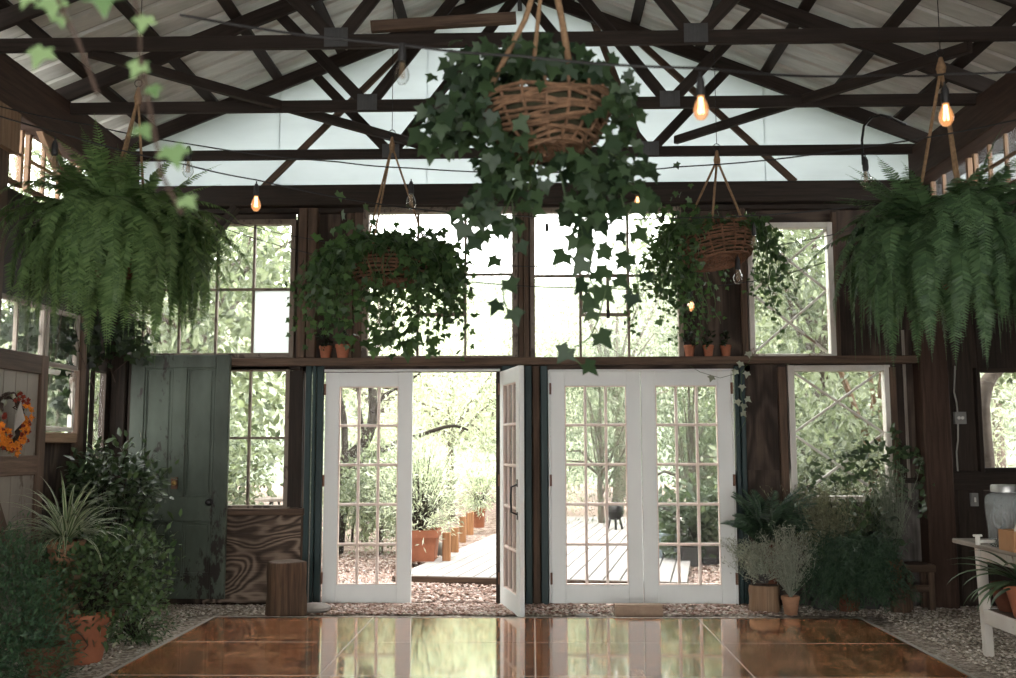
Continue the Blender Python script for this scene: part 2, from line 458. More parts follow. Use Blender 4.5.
# ---- leaves: a triangle template repeated over numpy arrays
def fan(ring, c): return np.array([c] + ring, float), np.array([[0, i + 1, (i + 1) % len(ring) + 1] for i in range(len(ring))])
IVY = fan([(0, .03, 0), (.3, -.16, -.05), (.38, .1, .02), (.64, .32, -.06), (.28, .46, .03), (0, 1, -.14), (-.28, .46, .03), (-.64, .32, -.06), (-.38, .1, .02), (-.3, -.16, -.05)], (0, .3, 0))
OVATE = (np.array([(0, 0, 0), (.26, .38, .06), (.16, .75, .03), (0, 1, -.08), (-.16, .75, .03), (-.26, .38, .06), (0, .45, 0)], float), np.array([[6, 0, 1], [6, 1, 2], [6, 2, 3], [6, 3, 4], [6, 4, 5], [6, 5, 0]]))
LANCE = (np.array([(0, 0, 0), (.1, .45, .02), (0, 1, -.06), (-.1, .45, .02)], float), np.array([[0, 1, 2], [0, 2, 3]]))
PINNA = (np.array([(-.09, 0, 0), (.13, .02, 0), (.1, .6, 0), (0, 1, -.06), (-.1, .55, 0)], float), np.array([[0, 1, 2], [0, 2, 4], [4, 2, 3]]))
NEEDLE = (np.array([(-.05, 0, 0), (.05, 0, 0), (0, 1, 0)], float), np.array([[0, 1, 2]]))
CHIP = (np.array([(-.5, -.4, 0), (.5, -.3, .02), (.4, .45, 0), (-.35, .4, .04), (0, 0, .3), (0, 0, -.15)], float), np.array([[0, 1, 4], [1, 2, 4], [2, 3, 4], [3, 0, 4], [1, 0, 5], [2, 1, 5], [3, 2, 5], [0, 3, 5]]))
PETAL = fan([(.5 * math.sin(a) * (1 + .35 * math.cos(5 * a)), .5 * math.cos(a) * (1 + .35 * math.cos(5 * a)), .12 * math.cos(5 * a)) for a in [i * PI / 10 for i in range(20)]], (0, 0, .12))

def unit(a): return a / np.maximum(np.linalg.norm(a, axis=1, keepdims=True), 1e-9)
class LV:
    def __init__(s): s.P = []; s.D = []; s.N = []; s.S = []
    def add(s, p, d, n, sz): s.P.append(tuple(p)); s.D.append(tuple(d)); s.N.append(tuple(n)); s.S.append(sz)
    def addn(s, P, D, N, S):
        s.P += [tuple(x) for x in P]; s.D += [tuple(x) for x in D]; s.N += [tuple(x) for x in N]; s.S += list(S)
    def build(s, name, tmpl, mat, parent=None, local=False, o=None):
        P = np.array(s.P, float); D = unit(np.array(s.D, float)); N = np.array(s.N, float); S = np.array(s.S, float)
        if parent is not None and not local: P = P - np.array(ORG[parent.name])
        X = np.cross(D, N); bad = np.linalg.norm(X, axis=1) < 1e-3; X[bad] = np.cross(D[bad], np.array((.3, .5, .8))); X = unit(X); Z = np.cross(X, D)
        tv, tt = tmpl; k = len(tv)
        V = (P[:, None, :] + S[:, None, None] * (tv[None, :, 0:1] * X[:, None, :] + tv[None, :, 1:2] * D[:, None, :] + tv[None, :, 2:3] * Z[:, None, :])).reshape(-1, 3)
        T = (tt[None] + (np.arange(len(P)) * k)[:, None, None]).reshape(-1, 3)
        return tri(name, V, T, mat, parent)
def tri(name, V, T, mat, parent=None):
    me = bpy.data.meshes.new(name); m = len(T)
    me.vertices.add(len(V)); me.vertices.foreach_set('co', V.astype(np.float32).ravel())
    me.loops.add(m * 3); me.loops.foreach_set('vertex_index', T.astype(np.int32).ravel())
    me.polygons.add(m); me.polygons.foreach_set('loop_start', np.arange(0, m * 3, 3, dtype=np.int32))
    me.update(calc_edges=True); me.validate()
    me.materials.append(MATS[mat])
    return link(name, me, parent)
def rdir(g, n): return unit(g.normal(size=(n, 3)))

# ================================================================== SETTING
D = 8.70            # inner face of the rear wall
XL, XR, XM = -3.70, 3.50, -0.10
ZT = 3.87           # underside of the truss chords
def onx(px, py, X):
    d = CAMM @ Vector(((px - 508) / F_PX, -(py - 339) / F_PX, -1)); return EYE + d * (X / d.x)
def pr(x0, y0, x1, y1, Y=D):
    xm, ym = (x0 + x1) / 2, (y0 + y1) / 2
    return at(x0, ym, Y).x, at(x1, ym, Y).x, at(xm, y1, Y).z, at(xm, y0, Y).z
def pbox(mb, x0, y0, x1, y1, Y0, Y1, ch=.004, axis=None):
    a, b, c, d = pr(x0, y0, x1, y1, Y0); mb.box(a, b, Y0, Y1, c, d, ch, axis); return mb
def panel(mb, a, b, y0, y1, z0, z1): mb.box(a, b, y0, y1, z0, z1, .001)

# ground
def ground(name, x0, x1, y0, y1, mat, z=0, n=40, amp=.012):
    P = [[(x0 + (x1 - x0) * i / n, y0 + (y1 - y0) * j / n, z + amp * math.sin(i * 1.7 + j * .9) * math.cos(j * 2.3 - i)) for i in range(n + 1)] for j in range(n + 1)]
    m = MB(); m.sheet(P); return struct(m.build(name, mat))
ground('floor', -6.4, 6.4, -4, 8.72, 'gravel', -.012, 40, .01)
g_ = ground('ground', -40, 40, 8.72, 70, 'leaf_litter', -.02, 60, .015)

g = np.random.default_rng(3)
def scatter_chips(name, mat, n, rects, smin, smax, z=0.0):
    lv = LV(); A = np.array([abs((r_[1] - r_[0]) * (r_[3] - r_[2])) for r_ in rects]); pick = g.choice(len(rects), n, p=A / A.sum())
    P = np.array([(g.uniform(rects[k][0], rects[k][1]), g.uniform(rects[k][2], rects[k][3]), z) for k in pick])
    N = np.tile((0, 0, 1.0), (n, 1)) + g.normal(size=(n, 3)) * .22
    lv.addn(P, np.c_[g.normal(size=(n, 2)), g.normal(size=n) * .15], N, g.uniform(smin, smax, n))
    return lv.build(name, CHIP, mat)
o = scatter_chips('gravel', 'pebble', 15000, [(-3.6, -2.72, 5.5, 8.6), (2.74, 3.9, 5.2, 8.6), (-3.2, 3.3, 8.12, 8.62)], .012, .034)
tag(o, 'loose grey and brown gravel around the dance floor', 'gravel', kind='stuff')
o = scatter_chips('leaf_litter', 'wood_chip', 2600, [(-1.95, -.05, 8.11, 8.66), (-1.95, -.05, 8.11, 8.66), (-.05, 1.95, 8.15, 8.66)], .02, .05, .004)
tag(o, 'scattered dry leaves and chips blown in along the door sills', 'leaf litter', kind='stuff')
o = scatter_chips('wood_chips', 'wood_chip', 15000, [(-2.0, 2.1, 8.8, 10.6), (-3.2, -.9, 9.5, 13), (1.2, 3.2, 9.5, 13)], .02, .055)
tag(o, 'pale pinkish wood chips and dry leaves outside the doors', 'wood chips', kind='stuff')

# rear wall cladding
wb = sroot('wall_back', (0, D, 0))
zt = at(500, 187, D).z; zh = at(500, 207, D).z
zl = at(500, 364, D).z
def clad(name, mat, rects, Y0=D, Y1=D + .03):
    for r_ in rects:
        mb = MB(); pbox(mb, *r_, Y0, Y1, .001, 2 if r_[3] - r_[1] > r_[2] - r_[0] else 0); mb.build(name, mat, wb)
clad('plywood_panel', 'plywood_dark', [(296, 205, 340, 364), (340, 205, 363, 364), (517, 205, 531, 364), (682, 205, 748, 364), (833, 205, 880, 364), (880, 205, 940, 364),
     (108, 205, 296, 223), (363, 205, 518, 211), (530, 205, 682, 211), (747, 205, 833, 224), (108, 357, 206, 612), (206, 357, 303, 368),
     (291, 366, 304, 510), (303, 362, 750, 372), (496, 370, 551, 612), (735, 362, 789, 470), (735, 470, 789, 612), (789, 358, 891, 366), (891, 362, 940, 482)])
clad('plywood_panel', 'plywood', [(203, 513, 304, 606)])
clad('plywood_panel', 'plywood_grey', [(789, 502, 891, 612), (891, 482, 940, 612)])
clad('plywood_panel', 'plywood_dark', [(206, 603, 322, 612)])
# header beams over the whole wall, ledge and boards
mb = MB(); a, b, c, d = pr(100, 187, 945, 207); mb.box(XL, XR, D - .14, D, c, d); mb.build('header_beam', 'dark_wood', wb)
mb = MB(); mb.box(XL, XR, D - .05, D + .02, c - .05, c - .004); mb.build('header_board', 'dark_wood', wb)
tr1 = MB(); a, b, c, d = pr(205, 358, 930, 365.5); tr1.box(a, b, D - .12, D - .001, c, d); tr1 = struct(tr1.build('trim_1', 'brown_wood'))
t_ = MB(); pbox(t_, 230, 366, 300, 370, D - .05, D - .002); struct(t_.build('trim_2', 'dark_wood'))
n_tr = [2]
def trim(x0, y0, x1, y1, mat, y_in=.06, axis=None, Y=D):
    n_tr[0] += 1; m = MB(); pbox(m, x0, y0, x1, y1, Y - y_in, Y - .002, .006, axis); return struct(m.build('trim_%d' % n_tr[0], mat))
# posts and studs
trim(297.5, 208, 306, 357.5, 'brown_wood', .08); trim(307, 208, 316, 357.5, 'brown_wood', .1)
trim(346, 210, 353, 357.5, 'brown_wood', .03); trim(354, 210, 362.5, 357.5, 'brown_wood', .04)
trim(518.8, 208, 523.5, 357.5, 'brown_wood', .07); trim(524, 208, 528.6, 357.5, 'brown_wood', .09)
trim(684, 208, 690, 357.5, 'dark_wood', .05); trim(741, 208, 747, 357.5, 'brown_wood', .05)
trim(834, 212, 839, 357.5, 'brown_wood', .05); trim(905, 330, 908, 500, 'grey_wood', .012)
trim(780, 367, 788.5, 500, 'brown_wood', .05); trim(892, 367, 899, 497, 'brown_wood', .06); trim(891, 478, 928, 483, 'dark_wood', .03)
trim(288, 371, 302, 507, 'dark_wood', .05); trim(222, 508.5, 303, 515.5, 'brown_wood', .1); trim(300, 516, 303, 603, 'brown_wood', .03)
# teal boards between the doors
for (x0, x1, dy) in ((303.5, 309.5, .05), (310.5, 314, .08), (315, 321.5, .06)): trim(x0, 366, x1, 604, 'teal_wood', dy)
for (x0, x1, dy, mt) in ((519, 524.5, .06, 'teal_wood'), (525.5, 532, .09, 'teal_wood'), (533, 540, .05, 'brown_wood'), (541, 548, .08, 'teal_wood'), (502, 518.5, .03, 'teal_wood')): trim(x0, 366, x1, 605, mt, dy)
for (x0, x1, dy) in ((737.5, 742, .05), (743, 748, .08)): trim(x0, 366, x1, 604, 'teal_wood', dy)
n_tr[0] += 1; m = MB(); m.box(3.32, 3.55, D - .2, D - .002, 0, 3.5, .01, 2); struct(m.build('trim_%d' % n_tr[0], 'red_brown_wood'))     # corner post
n_tr[0] += 1; m = MB(); m.box(XL + .002, XL + .14, D - .15, D - .002, 0, 3.5, .01, 2); struct(m.build('trim_%d' % n_tr[0], 'dark_wood'))

# windows of the rear wall -------------------------------------------------
wn = [0]
def bar(mb, x0, y0, x1, y1, Y, w, dpt): 
    mb.beam(at(x0, y0, Y), at(x1, y1, Y), w, dpt, (0, 1, 0), .003)
def window(x0, y0, x1, y1, fw, xs, ys, fmat, gmat, extra=None, Y=D, fb=None, special=None, diag=None):
    wn[0] += 1; nm = 'window_%d' % wn[0]
    a, b, c, d = pr(x0, y0, x1, y1, Y); k = fw / 113.6; kb = (fb or fw) / 113.6
    root = sroot(nm, (a, Y, c)); mb = MB(); y_0, y_1 = Y - .05, Y + .04
    mb.box(a, a + k, y_0, y_1, c, d); mb.box(b - k, b, y_0, y_1, c, d)
    mb.box(a + k, b - k, y_0, y_1, c, c + kb, axis=0); mb.box(a + k, b - k, y_0, y_1, d - k, d, axis=0)
    mb.build('window_frame', fmat, root)
    mu = MB(); ym = (y0 + y1) / 2; xm = (x0 + x1) / 2
    for x in xs: 
        X = at(x, ym, Y).x; mu.box(X - .011, X + .011, Y - .025, Y + .015, c + kb, d - k, .003)
    for y in ys:
        Z = at(xm, y, Y).z; mu.box(a + k, b - k, Y - .027, Y + .013, Z - .011, Z + .011, .003)
    for (p, q) in diag or (): bar(mu, *p, *q, Y - .008, .02, .022)
    if mu.v: mu.build('muntin', fmat, root)
    for (ex0, ey0, ex1, ey1, w_) in extra or ():
        a2, b2, c2, d2 = pr(ex0, ey0, ex1, ey1, Y); e = MB()
        for q in ((a2, a2 + w_, c2, d2), (b2 - w_, b2, c2, d2)): e.box(q[0], q[1], Y - .06, Y - .02, q[2], q[3])
        for q in ((c2, c2 + w_), (d2 - w_, d2)): e.box(a2 + w_, b2 - w_, Y - .06, Y - .02, q[0], q[1], axis=0)
        xm2 = (a2 + b2) / 2 + .03; e.box(xm2 - .012, xm2 + .012, Y - .055, Y - .02, c2 + w_, d2 - w_)
        s_ = e.build('sash', fmat, root)
        h = MB(); h.box(xm2 - .015, xm2 + .015, Y - .075, Y - .055, c2 - .02, c2 + .05); h.build('latch', 'black_metal', s_)
    pn = MB(); 
    xx = [a + k] + [at(x, ym, Y).x for x in xs] + [b - k]; zz = [d - k] + [at(xm, y, Y).z for y in ys] + [c + kb]
    pp = MB()
    for i in range(len(xx) - 1):
        for j in range(len(zz) - 1):
            tgt = pp if special == (i, j) else pn
            n = len(tgt.v); tgt.v += [Vector((xx[i], Y, zz[j + 1])), Vector((xx[i + 1], Y, zz[j + 1])), Vector((xx[i + 1], Y, zz[j])), Vector((xx[i], Y, zz[j]))]
            tgt.face([n, n + 1, n + 2, n + 3])
    pn.build('pane', gmat, root)
    if pp.v:
        o = pp.build('pane', 'paper_pane', root); o['label'] = 'blank white papered pane'
    return root
window(112, 221, 296, 358.5, 5, [145, 181, 217.5, 254], [290], 'sash_paint', 'pane_glass_dusty', special=(4, 1))
window(363, 208, 518, 362, 6, [418, 465.5], [275], 'sash_paint', 'pane_glass_hazy', [(417, 274, 467, 317, .035)])
window(530, 208, 682, 362.5, 5, [580, 628], [276], 'sash_paint', 'pane_glass_hazy', [(579, 275, 629, 317, .03)])
window(747.5, 223.5, 833, 359.5, 5.5, [], [], 'white_paint_worn', 'pane_glass_dusty',
       diag=[((753, 354), (826, 291)), ((751, 293), (827, 352)), ((753, 291), (827, 229)), ((753, 232), (826, 290))])
window(205, 367, 290, 508, 4.5, [249.5], [438], 'sash_paint', 'pane_glass', fb=3)
window(788.5, 365.5, 891, 502, 6, [], [], 'white_paint_worn', 'pane_glass_dusty',
       diag=[((793, 372), (884, 433)), ((879, 372), (795, 432)), ((796, 436), (885, 497)), ((883, 434), (797, 497))])
# lean-to on the right: rear wall, window, side wall, roof
YB = 8.72
YW = -2.0
m = sroot('wall_right', (XR, YB, 0))
xa, xb, za, zb = pr(980, 372.5, 1062, 467.5, YB)
def rb(x0, x1, z0, z1, mat='dark_wood'):
    k = max(1, int((x1 - x0) / .16))
    q = MB()
    for i in range(k): q.box(x0 + (x1 - x0) * i / k, x0 + (x1 - x0) * (i + 1) / k, YB, YB + .03, z0, z1, .004, 2)
    q.build('board_cladding', mat, m)
rb(3.45, xa, -.03, 3.0); rb(xb, 6.2, -.03, 3.0); rb(xa, xb, zb, 3.0); rb(xa, xb, -.02, za - .2)
q = MB(); q.box(xa - .3, 6.2, YB - .04, YB + .03, za - .19, za - .03); q.build('rail', 'dark_wood', m)
q = MB(); q.box(6.2, 6.24, YW, 8.72, -.03, 2.4, .001, 1); q.build('side_boards', 'dark_wood', m)
q = MB(); q.prism([(3.48, 2.98), (6.4, 2.3), (6.4, 2.34), (3.48, 3.02)], YW, 8.8); q.build('lean_to_roof', 'dark_wood', m)
wn[0] += 1; root = sroot('window_%d' % wn[0], (xa, YB, za)); q = MB(); k = .04
q.box(xa - k, xa, YB - .05, YB + .03, za - k, zb + k); q.box(xb, xb + k, YB - .05, YB + .03, za - k, zb + k); q.box(xa, xb, YB - .05, YB + .03, za - k, za, axis=0); q.box(xa, xb, YB - .05, YB + .03, zb, zb + k, axis=0)
q.build('window_frame', 'dark_wood', root)
q = MB(); q.v = [Vector((xa, YB, za)), Vector((xb, YB, za)), Vector((xb, YB, zb)), Vector((xa, YB, zb))]; q.face([0, 1, 2, 3]); q.build('pane', 'pane_glass', root)

# side walls
def wallx(root, X0, X1, rects, mat):
    for (y0, y1, z0, z1) in rects:
        q = MB(); q.box(X0, X1, y0, y1, z0, z1, .001, 1 if y1 - y0 > z1 - z0 else 2); q.build('wall_boards', mat, root)
YW = -2.0
wl = sroot('wall_left', (XL, 6, 0))
wallx(wl, XL - .03, XL, [(YW, 6.0, 0, 3.9), (6.0, 8.72, 3.68, 3.9), (6.0, 8.72, 2.42, 3.18), (6.0, 7.32, 0, 1.95), (6.0, 6.5, 1.95, 2.42), (7.87, 8.15, 0, 2.42),
                         (8.15, 8.42, 0, 1.05), (8.15, 8.42, 2.0, 2.42), (8.42, 8.72, 0, 2.42), (6.0, 6.1, 3.18, 3.68), (8.5, 8.72, 3.18, 3.68)], 'dark_wood')
wallx(wl, XL - .03, XL, [(7.32, 7.87, 0, 1.44)], 'plywood_dark')
wr = m
wallx(wr, XR, XR + .03, [(YW, 8.72, 3.68, 3.9), (YW, 8.72, 2.95, 3.2), (YW, 6.0, 3.2, 3.68), (8.5, 8.72, 3.2, 3.68)], 'dark_wood')
q = MB(); q.box(XR - .14, XR, YW, D - .21, 2.72, 2.95); q.build('eave_beam', 'dark_wood', wr)
def side_window(X, y0, y1, z0, z1, ny, nz, fmat, gmat, fw=.035, inner=1, rails=True):
    wn[0] += 1; root = sroot('window_%d' % wn[0], (X, y0, z0)); q = MB(); x0, x1 = (X, X + .04) if inner > 0 else (X - .04, X)
    q.box(x0, x1, y0, y0 + fw, z0, z1, axis=2); q.box(x0, x1, y1 - fw, y1, z0, z1, axis=2); q.box(x0, x1, y0 + fw, y1 - fw, z0, z0 + fw, axis=1); q.box(x0, x1, y0 + fw, y1 - fw, z1 - fw, z1, axis=1)
    q.build('window_frame', fmat, root); q = MB()
    for i in range(1, ny): 
        y = y0 + (y1 - y0) * i / ny; q.box(x0 + .005, x1 - .005, y - .011, y + .011, z0 + fw, z1 - fw, .002, 2)
    for i in range(1, nz):
        z = z0 + (z1 - z0) * i / nz; q.box(x0 + .007, x1 - .007, y0 + fw, y1 - fw, z - .011, z + .011, .002, 1)
    if q.v: q.build('muntin', fmat, root)
    q = MB(); xc = (x0 + x1) / 2; q.v = [Vector((xc, y0 + fw, z0 + fw)), Vector((xc, y1 - fw, z0 + fw)), Vector((xc, y1 - fw, z1 - fw)), Vector((xc, y0 + fw, z1 - fw))]; q.face([0, 1, 2, 3]); q.build('pane', gmat, root)
side_window(XL, 6.1, 6.86, 3.2, 3.67, 3, 2, 'tan_wood', 'pane_glass_dusty')
side_window(XL, 6.93, 7.66, 3.2, 3.67, 3, 2, 'tan_wood', 'pane_glass_dusty')
side_window(XL, 7.74, 8.48, 3.2, 3.67, 3, 2, 'tan_wood', 'pane_glass_dusty')
side_window(XL, 6.5, 7.3, 1.96, 2.41, 2, 1, 'grey_wood', 'pane_glass')
side_window(XL, 7.32, 7.86, 1.96, 2.41, 1, 1, 'grey_wood', 'pane_glass')
side_window(XL, 7.33, 7.82, 1.47, 1.94, 1, 1, 'white_paint_worn', 'pane_glass')
side_window(XL, 8.16, 8.4, 1.07, 1.99, 1, 1, 'dark_wood', 'pane_glass', .015)
for (y0, y1) in ((6.0, 6.8), (6.88, 7.66), (7.74, 8.48)): side_window(XR, y0, y1, 3.21, 3.67, 3, 2, 'tan_wood', 'pane_glass_dusty', inner=-1)
def btrim(x0, x1, y0, y1, z0, z1, mat, axis=None):
    n_tr[0] += 1; q = MB(); q.box(x0, x1, y0, y1, z0, z1, .008, axis); return struct(q.build('trim_%d' % n_tr[0], mat))
btrim(XL, XL + .06, 7.86, 7.96, 1.0, 2.42, 'brown_wood', 2)
btrim(XL, XL + .05, 7.32, 7.86, 1.38, 1.46, 'tan_wood', 1)
btrim(XL, XL + .19, YW, 8.55, 3.62, 3.97, 'red_brown_wood', 1)      # eave plates
btrim(XR - .19, XR, YW, 8.55, 3.62, 3.93, 'red_brown_wood', 1)
btrim(XL, XL + .15, 6.25, 6.47, 0, 3.62, 'brown_wood', 2)       # left post
btrim(XL, XL + .2, 6.18, 6.5, 3.34, 3.62, 'tan_wood', 2)    # bolster under the plate
n_tr[0] += 1; q = MB(); q.beam((XL + .14, 6.85, 3.7), (XL + .14, 7.55, 3.15), .12, .05, (1, 0, 0)); struct(q.build('trim_%d' % n_tr[0], 'tan_wood'))
n_tr[0] += 1; q = MB(); q.beam(at(236, 207, 8.5), at(205, 250, 8.5), .06, .1, (0, 1, 0)); struct(q.build('trim_%d' % n_tr[0], 'dark_wood'))

# gable sheet, roof, purlins
RB = 5.36
def rz_(X): return RB - .404 * abs(X - XM)
fw_ = sroot('wall_front_light_block', (XM, YW, 2.4))   # unseen end behind the camera: boarded gable over open front, added to cut light
q = MB()
for i in range(36): x = XL + .2 * i; q.prism([(x, 2.45), (min(x + .195, XR), 2.45), (min(x + .195, XR), rz_(min(x + .195, XR)) + .1), (x, rz_(x) + .1)], YW - .03, YW)
q.build('board_cladding', 'dark_wood', fw_); q = MB()
for i in range(14): q.box(3.5 + .2 * i, 3.695 + .2 * i, YW - .03, YW, 0, 2.3, .002, 2)  # lean-to end closed off too, keeping out light from behind
q.build('board_cladding', 'dark_wood', fw_)
n_tr[0] += 1
wg = sroot('wall_gable', (XM, D, 3.6))
xs_ = [XL, -2.3, -.95, .75, 2.1, XR]
for i in range(5):
    a, b = xs_[i], xs_[i + 1]; top = [(a, rz_(a) + .12)] + ([(XM, rz_(XM) + .12)] if a < XM < b else []) + [(b, rz_(b) + .12)]
    q = MB(); yy = D + .02 + .004 * (i % 2); q.prism([(a - .003, zt - .05), (b + .003, zt - .05)] + [(p[0] + (.003 if p[0] == b else -.003 if p[0] == a else 0), p[1]) for p in top[::-1]], yy, yy + .003)
    o = q.build('translucent_sheet', 'gable_sheet', wg)
ce = sroot('ceiling', (XM, 6, 5.4))
YR0, YR1 = YW, 8.95
def prof():
    ys = []; y = YR0
    while y < YR1:
        ys += [(y, 0), (y + .165, 0), (y + .18, .018), (y + .205, .018), (y + .22, 0)]; y += .23
    return ys
PR = prof()
for sgn in (-1, 1):
    xe = 3.95
    P = [[(XM + sgn * d_, y, RB + .18 - .404 * d_ + h) for (y, h) in PR] for d_ in (0.0, 1.0, 2.0, 3.0, xe)]
    q = MB(); q.sheet(P)
    me = q.build('roof_sheet', 'metal_roof', ce)
    for d_ in (.45, 1.03, 1.6, 2.17, 2.74, 3.3):
        X = XM + sgn * d_; q = MB(); q.beam((X, YR0, rz_(X) + .155), (X, 8.85, rz_(X) + .155), .085, .045, (-sgn * .404 * -1, 0, 1)); q.build('purlin', 'roof_timber', ce)
q = MB(); q.box(XM - .02, XM + .02, YR0, 8.85, RB - .03, RB + .15, .004, 1); q.build('ridge_board', 'roof_timber', ce)

# trusses: chord, two rafters, four webs, plates
def truss(Y, extra=()):
    root = sroot('roof_truss', (XM, Y, ZT))
    q = MB(); q.box(XL + .02, XR - .02, Y - .02, Y + .02, ZT, ZT + .088, .004, 0); q.build('bottom_chord', 'roof_timber', root)
    for s in (-1, 1):
        xe = XM + s * 3.8
        q = MB(); q.beam((XM, Y, RB + .065), (xe, Y, rz_(xe) + .065), .04, .12, (0, 0, 1)); q.build('rafter', 'roof_timber', root)
        nx = XM + s * 1.14; rx = XM + s * 1.85
        for mbx, p0, p1 in ((0, (nx, Y + .03, ZT + .05), (rx, Y + .03, rz_(rx) + .06)), (1, (nx, Y + .032, ZT + .05), (XM + s * .04, Y + .032, RB))):
            w_ = MB(); w_.beam(p0, p1, .085, .03, (0, 1, 0)); w_.build('web', 'roof_timber', root)
        q = MB(); q.box(nx - .075, nx + .075, Y - .024, Y - .02, ZT + .005, ZT + .13, .001, 0)
        for k in range(6): q.box(nx - .065 + k * .024, nx - .055 + k * .024, Y - .027, Y - .023, ZT + .015, ZT + .12, .001)
        q.build('nail_plate', 'steel_plate', root)
    return root
def y_of(py):
    d = CAMM @ Vector(((500 - 508) / F_PX, -(py - 339) / F_PX, -1)); return (ZT + .044 - EYE.z) / d.z * d.y
Y3, Y2, Y1 = y_of(153), y_of(104.5), y_of(40)
tg = truss(min(Y3, 8.5)); truss(Y2); t1 = truss(Y1); truss(2 * Y1 - Y2); truss(3 * Y1 - 2 * Y2)
for (p, q_, mt) in (((263, 188), (448, 6), 'brown_wood'), ((795, 182), (597, 4), 'brown_wood'), ((584, -4), (643, 150), 'brown_wood')):
    q = MB(); q.beam(at(*p, 8.58), at(*q_, 8.58), .06, .03, (0, 1, 0)); q.build('scissor_brace', mt, tg)
for (p, Y0, q_, Y1, mt) in (((90, 52), Y1, (428, 147), 8.5, 'roof_timber'), ((970, 47), Y1, (676, 140), 8.5, 'roof_timber'), ((371, 27), Y1 - .06, (516, 18), Y1 - .02, 'brown_wood')):
    n_tr[0] += 1; q = MB(); a = at(*p, Y0); b = at(*q_, Y1)
    q.beam(a, b, .05, .07, (0, 0, 1)); struct(q.build('trim_%d' % n_tr[0], mt))

# french doors
dn = [0]
def leaf_door(x0, x1, z0, h, Y, label, rz=0, hinge='l', pivot=None, hw=None, handle=None, hinges=True):
    dn[0] += 1; w = x1 - x0; T = .042
    root = sroot('door_%d' % dn[0], (x0, Y, z0) if pivot is None else pivot, rz); root['label'] = label
    st, tp, bt = .125, .125, .155
    q = MB(); q.box(0, st, 0, T, 0, h); q.box(w - st, w, 0, T, 0, h); q.box(st, w - st, .001, T - .001, h - tp, h, axis=0); q.box(st, w - st, .001, T - .001, 0, bt, axis=0)
    q.build('door_frame', 'white_paint', root, True)
    q = MB(); iw, ih = w - 2 * st, h - tp - bt
    for i in range(1, 3): x = st + iw * i / 3; q.box(x - .012, x + .012, .006, T - .006, bt, h - tp, .005)
    for j in range(1, 5): z = bt + ih * j / 5; q.box(st, w - st, .007, T - .007, z - .012, z + .012, .005, 0)
    for a, b in ((st, st + .009), (w - st - .009, w - st)): q.box(a, b, .004, T - .004, bt, h - tp, .002)
    for a, b in ((bt, bt + .009), (h - tp - .009, h - tp)): q.box(st, w - st, .004, T - .004, a, b, .002, 0)
    q.build('muntin', 'putty_paint', root, True)
    q = MB()
    for i in range(3):
        for j in range(5):
            a, b, c, d = st + iw * i / 3, st + iw * (i + 1) / 3, bt + ih * j / 5, bt + ih * (j + 1) / 5; n = len(q.v); y = T / 2
            q.v += [Vector((a, y, c)), Vector((b, y, c)), Vector((b, y, d)), Vector((a, y, d))]; q.face([n, n + 1, n + 2, n + 3])
    q.build('pane', 'pane_glass', root, True)
    if hinges:
        for z in (.16, h * .5, h - .2):
            q = MB(); x = -.004 if hinge == 'l' else w + .004
            q.tube([(x, -.008, z), (x, -.008, z + .1)], .008); q.box(x - .012, x + .012, -.006, -.001, z, z + .1, .001); q.build('hinge', 'rust_metal', root, True)
    if handle:
        q = MB(); hx, hz, sd = handle
        q.tube([(hx, sd * .0 + (T if sd > 0 else 0), hz - .12), (hx, sd * .05 + (T if sd > 0 else 0), hz - .1), (hx, sd * .055 + (T if sd > 0 else 0), hz), (hx, sd * .05 + (T if sd > 0 else 0), hz + .1), (hx, (T if sd > 0 else 0), hz + .12)], .008)
        q.box(hx - .018, hx + .018, (T if sd > 0 else -.004), (T + .004 if sd > 0 else 0), hz + .1, hz + .16); q.box(hx - .018, hx + .018, (T if sd > 0 else -.004), (T + .004 if sd > 0 else 0), hz - .16, hz - .1)
        q.build('door_handle', 'black_metal', root, True)
    return root
zb_, zt_ = at(530, 603, D).z, at(530, 372, D).z; hd = zt_ - zb_
xa, xb = at(324, 488, D).x, at(412, 488, D).x
leaf_door(xa, xb, zb_, hd, D - .02, 'closed left leaf of the open pair of white french doors', hinge='l')
# open leaf: hinge on the right jamb, swung into the room
hp = at(500, 490, D); fp = at(518.5, 490, 8.0)
ang = math.atan2(hp.y - .02 - fp.y, hp.x - fp.x)
wd = math.hypot(hp.y - fp.y, hp.x - fp.x) + .03
# local x runs from hinge to free edge
r_ = leaf_door(0, wd, 0, hd, 0, 'white french door leaf swung open into the room', rz=math.atan2(fp.y - hp.y, fp.x - hp.x), pivot=(hp.x, hp.y - .02, zb_), handle=(wd - .07, hd * .46, -1))
xa, xm_, xb = at(551, 488, D).x, at(642, 488, D).x, at(733.5, 488, D).x
leaf_door(xa, xm_ - .003, zb_, hd, D - .02, 'left leaf of the closed pair of white french doors', hinge='l')
leaf_door(xm_ + .003, xb, zb_, hd, D - .02, 'right leaf of the closed pair of white french doors', hinge='r')
trim(548.5, 370, 551, 604, 'white_paint', .03); trim(733.5, 370, 736, 604, 'white_paint', .03); trim(549, 369, 736, 371.5, 'white_paint', .03); trim(322, 369, 500, 371.5, 'white_paint', .03)

